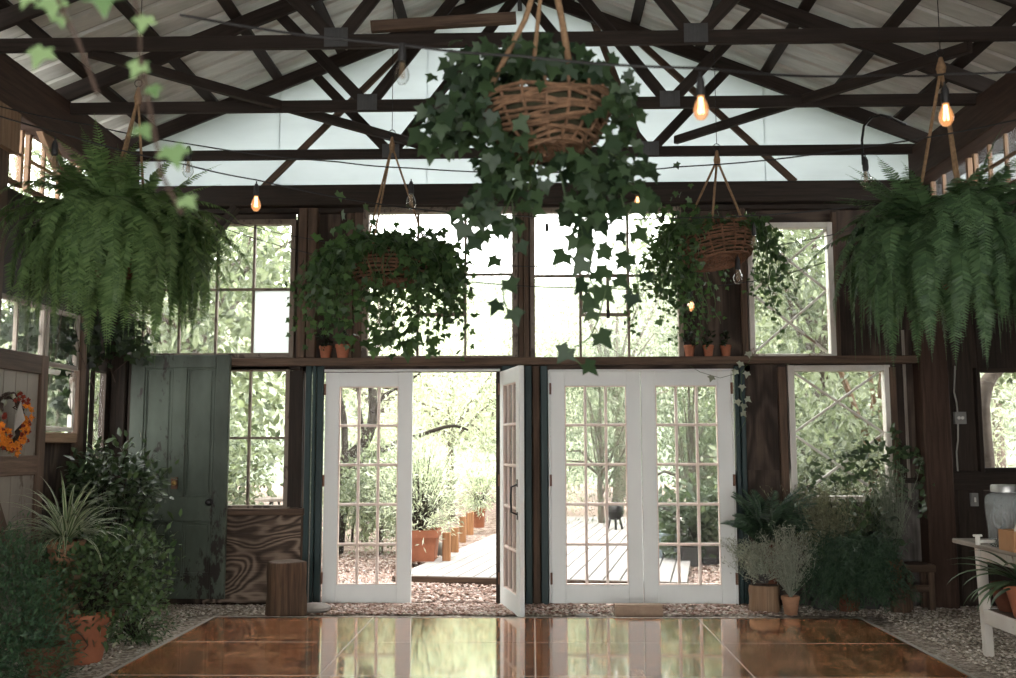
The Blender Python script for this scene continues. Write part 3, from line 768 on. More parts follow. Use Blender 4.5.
# ================================================================== THINGS IN THE ROOM
# dance floor
ZF = .035
_l, _r = fl(213, 617, ZF).x, fl(861, 618, ZF).x
PX, PY = [_l + (_r - _l) / 4 * i for i in range(5)], [fl(532, 617.5, ZF).y - .98 * i for i in range(5)]
df = thing('dance_floor', 'glossy orange-brown parquet dance floor with pale metal edge strips on the gravel', 'dance floor', (PX[0], PY[4], 0))
for i in range(4):
    for j in range(4):
        q = MB(); q.box(PX[i] + .004, PX[i + 1] - .004, PY[j + 1] + .004, PY[j] - .004, .004, ZF, .002); q.build('floor_panel', 'parquet', df)
q = MB()
for i in range(1, 4): q.box(PX[i] - .004, PX[i] + .004, PY[4], PY[0], .01, ZF + .0006, .0005, 1)
for j in range(1, 4): q.box(PX[0], PX[4], PY[j] - .004, PY[j] + .004, .01, ZF + .0005, .0005, 0)
q.build('seam_strip', 'trim_strip', df)
for (x0, x1, y0, y1) in ((PX[0] - .07, PX[0], PY[4], PY[0] + .05), (PX[4], PX[4] + .07, PY[4], PY[0] + .05)):
    s = -1 if x0 < 0 else 1; q = MB(); xo = x0 if s < 0 else x1; xi = x1 if s < 0 else x0
    q.sheet([[(xo, y0, .006), (xo, y1, .006)], [(xi, y0, ZF + .003), (xi, y1, ZF + .003)], [(xi - s * .02, y0, ZF + .003), (xi - s * .02, y1, ZF + .003)]][::s]); q.build('edge_strip', 'trim_strip', df)
q = MB(); q.sheet([[(PX[0] - .07, PY[0] + .05, .006), (PX[0], PY[0], ZF + .003), (PX[0], PY[0] - .02, ZF + .003)], [(PX[4] + .07, PY[0] + .05, .006), (PX[4], PY[0], ZF + .003), (PX[4], PY[0] - .02, ZF + .003)]][::-1]); q.build('edge_strip', 'trim_strip', df)

# ---- pots
def pot_profile(r, h, rim=True, th=.02, taper=.66):
    b = r * taper
    if not rim: return [(0, 0), (b, 0), (r, h), (r - th, h), (r - th - .004, h * .86), (0, h * .86)]
    rr = r * .92; hz = h * .8
    return [(0, 0), (b, 0), (b * 1.02, .004), (rr, hz), (r, hz), (r, hz + .004), (r, h - .004), (r - .004, h), (r - th, h), (r - th, h * .88), (0, h * .88)]
def add_pot(root, c, r, h, mat='terracotta', rim=True, taper=.66, M=None, name='pot', soil=True):
    q = MB(); q.lathe(pot_profile(r, h, rim, min(.02, r * .12), taper), c, 28, M)
    o = q.build(name, mat, root)
    if soil:
        q = MB(); p = Vector((0, 0, h * .885)); q.lathe([(0, .004), (r * .5, .006), (r * .86, 0)], Vector(c) + (M @ p if M else p), 20, M); q.build('soil', 'soil', root)
    return o

# ---- foliage helpers
def fern(name, label, c, seed, n=120, L=(.55, .95), mat='leaf_fern', rope_top=None, potr=.15, group=None, up=14, pl=.085, stretch=1.0):
    g = np.random.default_rng(seed); c = Vector(c); root = thing(name, label, 'hanging plant', c, group)
    lv = LV(); st = MB()
    for k in range(n + up):
        a = g.uniform(0, 2 * PI); top = k >= n
        el = R(g.uniform(55, 86)) if top else R(g.uniform(-8, 68)); ln = g.uniform(.4, .68) if top else g.uniform(*L)
        bend = (g.uniform(.4, 1.3) if top else g.uniform(1.5, 3.3)) / 24
        if not top and g.random() < .35: bend *= 1.5
        p = c + Vector((math.cos(a) * potr * .6, math.sin(a) * potr * .6, .06)); tw = g.normal() * .02; pts = [p.copy()]; az = a
        N_ = 24; tans = []
        for i in range(N_):
            d = Vector((math.cos(az) * math.cos(el), math.sin(az) * math.cos(el), math.sin(el))); tans.append(d)
            p = p + d * (ln / N_); pts.append(p.copy()); el = max(el - bend * (1.25 if i > 5 else .8), R(-89)); az += tw
        st.tube(pts[::3], [.0035 - .0028 * i / 8 for i in range(len(pts[::3]))], 4, False)
        npin = int(46 * ln / .75)
        for i in range(2, npin):
            t = i / npin; f = t * (N_ - 1); i0 = int(f); q_ = pts[i0].lerp(pts[i0 + 1], f - i0); d = tans[min(i0, N_ - 1)]
            side = d.cross(Vector((0, 0, 1)))
            if side.length < .15: side = Vector((-math.sin(az), math.cos(az), 0))
            side.normalize(); nn = side.cross(d)
            sz = pl * (min(1, .35 + t * 2.6)) * (1 - t ** 2.6) * g.uniform(.85, 1.1) + .006
            for s in (-1, 1):
                dd = side * s + d * (.3 + .25 * t) - nn * .12 - Vector((0, 0, .12)) + Vector(g.normal(size=3) * .07)
                lv.add(q_, dd, nn + Vector(g.normal(size=3) * .15), sz)
    lv.build('fronds', PINNA, mat, root); st.build('frond_stems', mat, root)
    return root
def hang(root, top, rim_c, rim_r, n=3, rr=.008, ph=.3, wire=None, mat='rope', knot=True):
    top = Vector(top); rim_c = Vector(rim_c)
    for i in range(n):
        a = ph + 2 * PI * i / n; e = rim_c + Vector((math.cos(a) * rim_r, math.sin(a) * rim_r, 0))
        q = MB(); q.tube([top, top.lerp(e, .5) + Vector((0, 0, .005)), e, e + Vector((0, 0, -.03))], rr, 8); q.build('rope', mat, root)
    if knot: q = MB(); q.lathe([(0, -.05), (rr * 2.2, -.04), (rr * 3, 0), (rr * 2, .03), (rr * 1.2, .06), (0, .07)], top, 10); q.build('knot', mat, root)
    q = MB(); ring = [top + Vector((math.cos(a) * .022, 0, .09 + math.sin(a) * .022)) for a in [2 * PI * i / 14 - PI / 2 for i in range(15)]]; q.tube(ring, .003, 6, False)
    zt = wire or 5.2
    q.tube([top + Vector((0, 0, .11)), Vector((top.x, top.y, zt))], .0025, 6); q.build('hanging_wire', 'black_metal', root)

cL = at(117, 243, 5.6); 
fL = fern('hanging_fern', 'huge drooping green fern hanging at the upper left on three ropes', cL, 5, 300, (.5, .92), 'leaf_fern', potr=.17, up=44)
add_pot(fL, cL - Vector((0, 0, .2)), .16, .22, 'terracotta_dark'); tpL = at(138, 98, 5.6)
hang(fL, tpL, cL + Vector((0, 0, 0)), .16, wire=rz_(tpL.x) + .1)
cR = at(948, 252, 5.6)
fR = fern('hanging_fern', 'huge drooping green fern hanging at the upper right under a lit bulb', cR, 9, 320, (.52, .95), 'leaf_fern_dark', potr=.19, up=44)
add_pot(fR, cR - Vector((0, 0, .2)), .14, .22, 'terracotta'); tpR = at(941, 68, 5.6)
hang(fR, tpR, cR + Vector((0, 0, .02)), .2, wire=rz_(tpR.x) + .1, ph=.55, rr=.01)

# woven basket: rings over upright stakes
def weave(root, c, r0, r1, h, nr, rad, mat, M=None, seed=1, rough_=.02, name='basket'):
    g = np.random.default_rng(seed); q = MB(); c = Vector(c); ns = 18; M = M or Matrix.Identity(3)
    for i in range(nr):
        t = i / (nr - 1); r = r0 + (r1 - r0) * math.sin(t * PI / 2) ** .7; z = h * t; path = []; ph = g.uniform(0, 6)
        n = 54
        for k in range(n + 1):
            a = 2 * PI * k / n + ph * 0; wv = (1 if i % 2 else -1) * math.cos(a * ns / 2) * rad * .9
            rr_ = r + wv * .6 + rough_ * r * .5 * math.sin(a * 2 + ph) + rough_ * r * .3 * math.sin(a * 5 + ph * 2); path.append(c + M @ Vector((rr_ * math.cos(a), rr_ * math.sin(a), z + rough_ * .22 * math.sin(a * 3 + ph * 3) + g.normal() * .0012)))
        path[-1] = path[0]; q.tube(path, rad, 6, False)
    for k in range(ns):
        a = 2 * PI * (k + .5) / ns
        q.tube([c + M @ Vector(((r0 + (r1 - r0) * math.sin(t * PI / 2) ** .7) * math.cos(a), (r0 + (r1 - r0) * math.sin(t * PI / 2) ** .7) * math.sin(a), h * t + (.02 if t == 1 else 0))) for t in (0, .25, .5, .75, 1)], rad * .9, 6)
    for k in range(int(r0 / rad / 2.2)):
        r = r0 - k * rad * 2.2; q.tube([c + M @ Vector((r * math.cos(a), r * math.sin(a), g.normal() * .004)) for a in [2 * PI * i / 30 for i in range(31)]], rad, 5, False)
    o = q.build(name, mat, root)
    q = MB(); q.lathe([(0, rad), (r0 - rad * 2, rad)] + [((r0 + (r1 - r0) * math.sin(t * PI / 2) ** .7) - rad * 2.6, h * t) for t in (.2, .4, .6, .8, 1)] + [(0, h * 1.02)], c, 24, M); q.build('liner', 'moss', root)
    return o
def vine_run(g, lv, st, p, d, L, step, size, sag=.3, sway=.25, thick=.003, face=None, gap=1.0, leafdroop=.8):
    p = Vector(p); d = Vector(d).normalized(); pts = [p.copy()]; n = int(L / step); s = 1
    for i in range(n):
        d = (d + Vector((g.normal() * sway, g.normal() * sway, -sag + g.normal() * sway * .4))).normalized()
        p = p + d * step; pts.append(p.copy())
        if g.random() > gap: continue
        side = d.cross(Vector((0, -1, .2)));
        if side.length < .1: side = Vector((1, 0, 0))
        side.normalize(); s = -s
        q = p + side * s * size * .35 + Vector(g.normal(size=3) * size * .15)
        t = 1 - .45 * i / max(n, 1)
        lv.add(q, side * s * g.uniform(.2, 1) + Vector((0, g.normal() * .4, -leafdroop * g.uniform(.3, 1.2))), Vector((g.normal() * .6, -1 + g.normal() * .5, .5 + g.normal() * .4)), size * t * g.uniform(.7, 1.2))
    st.tube(pts, [thick * (1 - .6 * i / len(pts)) for i in range(len(pts))], 5, False)
def ivy_basket(name, label, c, r0, r1, h, seed, mat, size, dome_n, vines, rope_top, wicker='wicker', nr=9, rad=.008, tilt=None, dome=(1.0, .6), rr=.006, wire=None, clump=(), n_rope=3, bare=None, ph=.3, knot=True):
    g = np.random.default_rng(seed); c = Vector(c); root = thing(name, label, 'hanging plant', c)
    M = tilt or Matrix.Identity(3)
    weave(root, c, r0, r1, h, nr, rad, wicker, M, seed)
    lv = LV(); st = MB(); top = c + M @ Vector((0, 0, h))
    u = rdir(g, dome_n); u[:, 2] = np.abs(u[:, 2]) * 1.0 - .25
    for q_ in u:
        k = g.uniform(.55, 1.05); p = top + Vector((q_[0] * r1 * dome[0] * k * 1.25, q_[1] * r1 * dome[0] * k * 1.25, q_[2] * r1 * dome[1] * k))
        if bare and bare(p, c): continue
        dn_ = Vector(q_) * .8 + Vector((0, 0, -.6)) + Vector(g.normal(size=3) * .5)
        lv.add(p, dn_, Vector(q_) + Vector((0, -.5, .3)) + Vector(g.normal(size=3) * .4), size * g.uniform(.65, 1.2))
    for (p, sd, sp, n_) in clump:      # denser sprays beside the basket
        p = Vector(p)
        for i in range(n_):
            q_ = p + Vector((g.normal() * sd[0], g.normal() * sd[1], g.normal() * sd[2]))
            lv.add(q_, Vector((g.normal() * .6, g.normal() * .5, -1)), Vector((g.normal() * .5, -1, .5 + g.normal() * .4)), size * g.uniform(.7, 1.2))
        st.tube([top.lerp(p, .2), top.lerp(p, .6) + Vector((0, 0, .03)), p], .004, 5)
    for (a, L, out, gp) in vines:
        e = top + M @ Vector((math.cos(a) * r1, math.sin(a) * r1, 0)); d = Vector((math.cos(a) * out, math.sin(a) * out, .35))
        vine_run(g, lv, st, e, d, L, size * .62, size, .32, .3, .0035, gap=gp)
    if bare:
        kp = [i for i in range(len(lv.P)) if not bare(Vector(lv.P[i]), c)]
        for nm in 'PDNS': setattr(lv, nm, [getattr(lv, nm)[i] for i in kp])
    lv.build('foliage', IVY, mat, root); st.build('vines', 'leaf_small', root)
    hang(root, rope_top, top, r1, n_rope, rr, wire=wire, ph=ph, knot=knot)
    return root
g = np.random.default_rng(11)
# left ivy basket
c = at(388, 283, 6.5)
V_ = [(g.uniform(0, 2 * PI), g.uniform(.35, .85), g.uniform(.3, 1.2), .95) for _ in range(80)] + [(g.uniform(2.4, 4.2), g.uniform(.5, .8), g.uniform(.8, 1.6), .95) for _ in range(16)]
ivy_basket('hanging_ivy_basket', 'woven basket of dark ivy hanging left of the centre post', c, .2, .28, .19, 21, 'leaf_ivy', .07, 620, V_, at(392, 146, 6.5), 'wicker_dark', dome=(1.12, .62), rr=.007, wire=rz_(-.9) + .1,
    clump=[(at(352, 262, 6.45), (.1, .1, .14), 0, 130), (at(430, 255, 6.45), (.09, .1, .12), 0, 110), (at(395, 335, 6.45), (.16, .1, .07), 0, 60)],
    bare=lambda p, c: p.y < c.y - .05 and -.12 < p.x - c.x < .12 and c.z - .0 < p.z < c.z + .17)
# right ivy basket, tilted so that its woven side shows
c = at(735, 258, 6.5)
V_ = [(g.uniform(PI * .55, PI * 1.35), g.uniform(.3, .9), g.uniform(.3, 1.0), .95) for _ in range(34)] + [(g.uniform(-.9, .6), g.uniform(.35, .95), g.uniform(.5, 1.1), .8) for _ in range(16)] + [(g.uniform(1.2, 2.0), g.uniform(.3, .8), .5, .8) for _ in range(6)]
ivy_basket('hanging_ivy_basket', 'tilted twig basket of ivy hanging right of the centre post', c - Vector((.1, 0, .02)), .19, .26, .2, 33, 'leaf_ivy', .05, 520, V_, at(717, 160, 6.5), 'wicker_dark', nr=12, rad=.007,
    tilt=Matrix.Rotation(R(-9), 3, 'Y') @ Matrix.Rotation(R(-8), 3, 'X'), dome=(1.1, .5), rr=.008, wire=rz_(1.2) + .1, clump=[(at(680, 235, 6.45), (.09, .12, .13), 0, 150), (at(672, 290, 6.45), (.07, .08, .1), 0, 40)],
    bare=lambda p, c: p.y < c.y - .02 and -.08 < p.x - c.x < .3 and c.z < p.z < c.z + .2)
# big near basket seen from below
YN = 3.45
c = at(548, 150, YN)
def nv(px, py, L): return (px, py, L)
ivb = thing('hanging_ivy_basket', 'large twig basket with long ivy trails hanging nearest in the centre', 'hanging plant', c)
weave(ivb, c, .13, .235, .165, 15, .0065, 'wicker', Matrix.Rotation(R(-4), 3, 'Y'), 4, .06)
g = np.random.default_rng(77); lv = LV(); st = MB()
blobs = [(500, 108, 18, 14, 50), (520, 54, 34, 16, 90), (552, 66, 40, 12, 90), (575, 78, 30, 8, 40), (480, 80, 26, 18, 75), (478, 108, 26, 18, 75), (500, 135, 28, 16, 60), (450, 112, 16, 18, 34), (440, 130, 12, 14, 18), (590, 92, 26, 12, 34), (618, 108, 16, 16, 28), (618, 142, 14, 14, 20), (500, 160, 22, 14, 36), (565, 160, 30, 8, 26),
         (497, 185, 16, 14, 26), (480, 205, 18, 12, 20), (528, 190, 14, 16, 16), (588, 172, 18, 10, 26), (618, 180, 20, 14, 30), (590, 205, 20, 14, 26), (570, 215, 12, 12, 10), (500, 222, 14, 10, 10), (640, 170, 8, 10, 8), (648, 198, 8, 8, 7), (536, 128, 26, 10, 12)]
for (px, py, sx_, sy_, n_) in blobs:
    for _ in range(int(n_ * 1.25)):
        p = at(px + g.normal() * sx_ * .75, py + g.normal() * sy_ * .75, YN + g.normal() * .11)
        lv.add(p, Vector((g.normal() * .7, g.normal() * .5, -.9)), Vector((g.normal() * .5, -1, .3 + g.normal() * .5)), .054 * g.uniform(.6, 1.25))
    st.tube([c + Vector((0, 0, .12)), (c + at(px, py, YN)) / 2 + Vector((0, 0, .06)), at(px, py, YN)], .004, 5)
for (pts, n_) in ((((590, 200), (596, 240), (588, 275), (600, 300)), 9), (((600, 190), (612, 225), (616, 262), (606, 290)), 9), (((575, 205), (583, 235), (570, 255)), 5), (((512, 200), (516, 240), (500, 262), (504, 300), (508, 312)), 6), (((480, 205), (470, 222), (486, 240)), 5),
                  (((620, 190), (634, 250), (640, 300)), 5), (((606, 290), (598, 320), (590, 338), (568, 352), (584, 368)), 4), (((430, 110), (426, 130), (436, 142)), 5)):
    P = [at(x, y, YN - .02 + .01 * i) for i, (x, y) in enumerate(pts)]
    st.tube(P, .0028, 5)
    for i in range(n_):
        f = (i + .7) / n_ * (len(P) - 1); k = min(int(f), len(P) - 2); p = P[k].lerp(P[k + 1], f - k); sd = 1 if i % 2 else -1
        lv.add(p + Vector((sd * .02, 0, 0)), Vector((sd * g.uniform(.2, 1), g.normal() * .3, -.8)), Vector((g.normal() * .3, -1, .4)), .07 * g.uniform(.75, 1.15))
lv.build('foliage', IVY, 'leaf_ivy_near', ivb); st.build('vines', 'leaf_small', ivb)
for (p0, p1, p2, rr) in (((545, -60), (562, 20), (578, 118), .012), ((550, -60), (525, 20), (486, 95), .01), ((552, -60), (540, 0), (532, 80), .008)):
    q = MB(); q.tube([at(*p0, YN), at(*p1, YN - .1), at(*p2, YN - .14)], rr, 8); q.build('rope', 'rope', ivb)
q = MB(); q.tube([at(548, -60, YN), at(548, -60, YN) + Vector((0, 0, .1)), Vector((at(548, -60, YN).x, YN, RB + .1))], .004, 6); q.build('hanging_wire', 'black_metal', ivb)

# pale vine nearest the lens, upper left
YV = 1.45
vn = thing('hanging_vine', 'blurred pale ivy vine dangling closest to the lens at the upper left', 'vine', at(70, -40, YV)); g = np.random.default_rng(5); lv = LV(); st = MB()
for P, rad in ((((36, -60), (62, 10), (78, 40), (98, 95)), .003), (((120, -60), (140, 20), (140, 80), (142, 110)), .0022), (((142, 60), (150, 110), (158, 150), (160, 172), (182, 214)), .003), (((20, -60), (30, 5)), .002)):
    st.tube([at(*p, YV) for p in P], rad, 6)
for (x, y, s, dx, dy) in ((44, 62, .044, -.3, -1), (30, 8, .032, -.4, -1), (52, 12, .045, .2, -1), (75, -2, .03, .6, -1), (103, 4, .055, .2, -1), (146, 30, .036, -.2, -1), (141, 76, .036, -.4, -1), (152, 100, .028, .5, -1), (60, 30, .026, .4, -1), (140, 140, .034, .7, -.8), (172, 160, .046, .4, -1), (183, 212, .034, .8, -.6), (152, 100, .02, .9, -.3)):
    lv.add(at(x, y - 14, YV), (dx, -.3, dy), (.1, -1, .7), s * .95)
lv.build('foliage', IVY, 'leaf_ivy_pale', vn); st.build('stem', 'dried_vine', vn)

# dark ivy creeping over the left wall windows
iv = thing('wall_ivy', 'dark ivy tangle over the left wall windows below the big fern', 'vine', (XL + .1, 7.4, 2.4)); g = np.random.default_rng(8); lv = LV(); st = MB()
for (px, py, sx_, sy_, n_) in ((20, 325, 18, 18, 130), (58, 325, 12, 20, 110), (35, 340, 20, 10, 60), (55, 315, 14, 20, 90), (60, 345, 12, 16, 70), (75, 300, 16, 14, 80), (90, 330, 14, 18, 90), (110, 310, 16, 18, 110), (128, 335, 14, 12, 80), (140, 345, 12, 10, 60), (98, 352, 16, 12, 70), (20, 270, 20, 20, 60), (62, 400, 8, 22, 40), (55, 375, 12, 8, 30), (40, 240, 24, 24, 60), (100, 290, 20, 16, 80)):
    for _ in range(n_):
        x, y = px + g.normal() * sx_ * .7, py + g.normal() * sy_ * .7
        Y = min(7.0 + .0115 * max(x, 0), 8.3) + g.normal() * .06
        lv.add(at(x, y, Y), (g.normal() * .7, g.normal() * .5, -.8), (.6 + g.normal() * .4, -.8, g.normal() * .4), .062 * g.uniform(.6, 1.2))
for _ in range(22):
    x = g.uniform(5, 140); Y = 7.0 + .0115 * x; st.tube([at(x, 260, Y), at(x + g.normal() * 8, 300, Y), at(x + g.normal() * 12, 350, Y), at(x + g.normal() * 16, 350 + g.uniform(5, 70), Y)], .003, 5)
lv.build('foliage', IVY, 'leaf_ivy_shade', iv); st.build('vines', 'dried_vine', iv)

# ---- string lights
def string_light(label, pts, bulbs):
    P = [at(x, y, Y) for (x, y, Y) in pts]; root = thing('string_light', label, 'string light', P[0])
    fine = []
    for i in range(len(P) - 1):
        for k in range(8):
            t = k / 8; q = P[i].lerp(P[i + 1], t); q.z -= .25 * (P[i + 1] - P[i]).length * .06 * math.sin(PI * t); fine.append(q)
    fine.append(P[-1]); q = MB(); q.tube(fine, .0042, 6); q.build('cable', 'black_rubber', root)
    for (px, py, Y, s, lit, cordlen) in bulbs:       # px,py = bulb centre
        b = at(px, py, Y); q = MB()
        q.lathe([(0, .125 * s), (.008, .125 * s), (.016 * s, .105 * s), (.018 * s, .06 * s), (.016 * s, .045 * s), (0, .045 * s)], b, 14)
        q.tube([b + Vector((0, 0, .12 * s)), b + Vector((0, 0, .12 * s + cordlen))], .004, 6)
        so = q.build('socket', 'black_rubber', root)
        q = MB(); q.lathe([(.013 * s, .05 * s), (.014 * s, .035 * s), (.026 * s, .01 * s), (.031 * s, -.012 * s), (.028 * s, -.032 * s), (.016 * s, -.05 * s), (0, -.055 * s)], b, 18)
        bo = q.build('bulb', 'bulb_lit' if lit else 'bulb_glass', so)
        q = MB()
        for k in range(4):
            a = k * PI / 2; q.tube([b + Vector((.006 * s * math.cos(a), .006 * s * math.sin(a), .04 * s)), b + Vector((.011 * s * math.cos(a), .011 * s * math.sin(a), -.025 * s)), b + Vector((.011 * s * math.cos(a + .7), .011 * s * math.sin(a + .7), -.025 * s))], .0022 * s, 5)
        q.build('filament', 'filament_lit' if lit else 'filament_off', so)
        if lit: bo['label'] = 'glowing amber bulb'
    return root
string_light('lowest near string light, with a warm bulb left of the left ivy basket', [(-40, 103, 4.6), (60, 133, 5.0), (187, 165, 5.3), (257, 180, 5.5), (400, 207, 5.9), (520, 216, 6.1), (676, 218, 6.0), (863, 206, 5.8), (1060, 176, 5.4)],
    [(54, 163, 5.0, .95, False, .03), (188, 168, 5.3, 1, False, .0), (256, 203, 5.5, .9, True, .02), (754, 241, 6.0, .8, False, .02)])
string_light('string light crossing the white gable, with a clear bulb above the left ivy basket', [(-40, 96, 5.6), (90, 125, 5.6), (183, 143, 5.7), (339, 162, 5.9), (410, 168, 6.0), (572, 172, 6.1), (637, 170, 6.1), (676, 167, 6.1), (859, 148, 5.7), (1060, 110, 5.2)],
    [(411, 201, 6.0, 1.0, False, .02), (638, 203, 6.1, .95, True, .02), (866, 178, 5.7, 1.0, False, .02)])
string_light('near blurred string light along the top, with the two warm bulbs at the right', [(180, 15, 3.0), (403, 45, 3.0), (520, 56, 3.0), (700, 68, 3.0), (890, 75, 3.6), (945, 74, 3.9), (1060, 68, 3.9)],
    [(402, 72, 3.0, .75, False, .0), (701, 107, 3.0, .78, True, .02), (946, 114, 3.9, .95, True, .02)])
string_light('string light stretched from the left windows to the tall window behind the big ivy basket', [(205, 222, 8.2), (316, 255, 8.2), (462, 281, 8.2), (600, 288, 8.2), (676, 289, 8.2), (760, 280, 8.2), (826, 262, 8.2)],
    [(316, 267, 8.2, 1.1, True, .0), (457, 283, 7.9, 1.0, True, .0), (471, 300, 8.2, .9, False, .0), (586, 308, 8.2, 1.0, False, .02), (691, 305, 8.2, 1.0, True, .02), (738, 276, 6.4, 1.0, False, .02)])
string_light('topmost string light across the tall upper windows behind the big ivy basket', [(232, 222, 8.4), (316, 240, 8.4), (462, 263, 8.4), (608, 266, 8.4), (676, 258, 8.4), (760, 248, 8.4), (860, 228, 8.4)],
    [(547, 236, 8.3, .9, False, .0), (603, 237, 8.3, .9, False, .0)])
# gooseneck pipe
q = MB(); q.tube([at(863, 165, 5.75), at(862, 140, 5.75), at(864, 126, 5.75), at(871, 118, 5.78), at(880, 115, 5.8), at(890, 117, 5.85), at(905, 124, 6.0)], .008, 8)
tag(q.build('gooseneck_pipe', 'black_metal'), 'thin black gooseneck pipe hooking down beside the right fern', 'pipe')

# ---- old teal door leaning on the left of the rear wall
YD = 8.52
a, b, c, d = pr(127, 355, 227, 599, YD)
od = thing('old_door', 'old peeling dark green panelled door leaning beside the small left window', 'door', (a, YD, 0)); od['kind'] = 'thing'
W_, H_ = b - a, d - c; z0 = max(c, .01); T = .045
q = MB(); sw = .125
pz = [(.0, .2), (.65, .86), (H_ - .11, H_)]
q.box(a, a + sw, YD, YD + T, z0, z0 + H_, .006); q.box(b - sw, b, YD, YD + T, z0, z0 + H_, .006)
for (u, v) in pz: q.box(a + sw, b - sw, YD + .001, YD + T, z0 + u, z0 + v, .004, 0)
xc = (a + b) / 2; q.box(xc - .06, xc + .06, YD + .001, YD + T, z0 + .2, z0 + .65, .004, 2); q.box(xc - .06, xc + .06, YD + .001, YD + T, z0 + .86, z0 + H_ - .11, .004, 2)
q.build('door_frame', 'teal_paint', od)
for (x0, x1) in ((a + sw, xc - .06), (xc + .06, b - sw)):
    for (u, v) in ((.2, .65), (.86, H_ - .11)):
        q = MB(); q.box(x0, x1, YD + .018, YD + T - .005, z0 + u, z0 + v, .002, 2)
        for (m0, m1, n0, n1) in ((x0, x0 + .018, z0 + u, z0 + v), (x1 - .018, x1, z0 + u, z0 + v), (x0, x1, z0 + u, z0 + u + .018), (x0, x1, z0 + v - .018, z0 + v)): q.box(m0, m1, YD + .007, YD + .02, n0, n1, .005)
        q.box(x0 + .035, x1 - .035, YD + .012, YD + .02, z0 + u + .035, z0 + v - .035, .006, 2); q.build('door_panel', 'teal_paint', od)
p = at(174.5, 483, YD); q = MB(); q.box(p.x - .028, p.x + .028, YD - .012, YD + .002, p.z - .05, p.z + .05, .004); q.build('lock_plate', 'rust_metal', od)
q = MB(); q.lathe([(0, -.03), (.02, -.025), (.024, -.01), (.012, 0), (.01, .02)], (p.x + .01, YD - .025, p.z), 14, Matrix.Rotation(R(-90), 3, 'X')); q.build('latch_button', 'brass', od)
p = at(210, 502, YD); q = MB(); q.lathe([(0, -.045), (.022, -.04), (.03, -.02), (.02, -.005), (.012, .0), (.012, .02), (.03, .024), (.03, .03)], (p.x, YD - .028, p.z), 16, Matrix.Rotation(R(-90), 3, 'X')); q.build('door_knob', 'black_metal', od)
btrim(XL + .16, a - .005, 8.56, 8.66, 0, d - .01, 'dark_wood', 2)

# plank door with wreath on the left wall
XD = XL + .07; y1 = onx(41, 440, XD).y; y0 = y1 - .86
pd = thing('barn_door', 'brown framed plank door with an orange wreath against the left wall', 'door', (XD, y0, 0)); H2 = onx(20, 352, XD).z
q = MB(); q.box(XD, XD + .035, y1 - .11, y1, .02, H2, .006, 2); q.box(XD, XD + .035, y0, y0 + .11, .02, H2, .006, 2)
for z in (.02, 1.15, H2 - .14): q.box(XD, XD + .034, y0 + .11, y1 - .11, z, z + .14, .006, 1)
q.build('door_frame', 'brown_wood', pd)
q = MB()
for k in range(4): w_ = (y1 - y0 - .22) / 4; q.box(XD + .002, XD + .018, y0 + .11 + k * w_, y0 + .11 + (k + 1) * w_ - .004, .16, H2 - .14, .003, 2)
o = q.build('planks', 'plank_paint', pd); o['label'] = 'worn pale planks'
q = MB(); q.beam((XD + .025, y1 - .14, .2), (XD + .025, y0 + .14, 1.12), .09, .02, (1, 0, 0)); q.build('brace', 'brown_wood', pd)
wc = onx(9, 421, XD + .07)
wr_ = thing('wreath', 'autumn wreath of orange flowers and dark twigs hung on the left plank door', 'wreath', wc); g = np.random.default_rng(4)
q = MB()
for k in range(16):
    ph = g.uniform(0, 6); q.tube([wc + Vector((g.normal() * .012, math.cos(a) * (.16 + .022 * math.sin(3 * a + ph)), math.sin(a) * (.175 + .022 * math.sin(3 * a + ph)))) for a in [2 * PI * i / 28 for i in range(29)]], .004, 5, False)
q.build('twig_ring', 'dried_vine', wr_)
for mat, nm, n_, sz in (('flower_orange', 'blossoms', 40, .05), ('flower_red', 'dark_blossoms', 40, .03)):
    lv = LV()
    for _ in range(n_):
        a = g.uniform(-2.9, .9) if nm == 'blossoms' else g.uniform(-3.4, 1.6)
        p = wc + Vector((.03 + abs(g.normal()) * .015, math.cos(a) * .165 + g.normal() * .022, math.sin(a) * .18 + g.normal() * .022))
        for k in range(3): lv.add(p + Vector((.006 * k, 0, 0)), (g.normal() * .3, g.normal(), g.normal()), (1, -.5 + g.normal() * .4, g.normal() * .4), sz * (1 - .25 * k))
    lv.build(nm, PETAL, mat, wr_)
lv = LV()
for _ in range(26):
    a = g.uniform(0, 6.28); lv.add(wc + Vector((.03, math.cos(a) * .17, math.sin(a) * .185)), (g.normal() * .3, g.normal(), g.normal()), (1, -.4, .2), .06)
lv.build('leaves', OVATE, 'leaf_olive', wr_)
q = MB(); q.prism([(-.04, -.1), (.045, -.02), (.0, .1), (-.03, .02)], -.004, .004); q.build('paper_tag', 'paper', wr_, xf=Matrix.Translation(wc + Vector((.045, .05, .03))) @ Matrix.Rotation(R(70), 4, 'Z'))

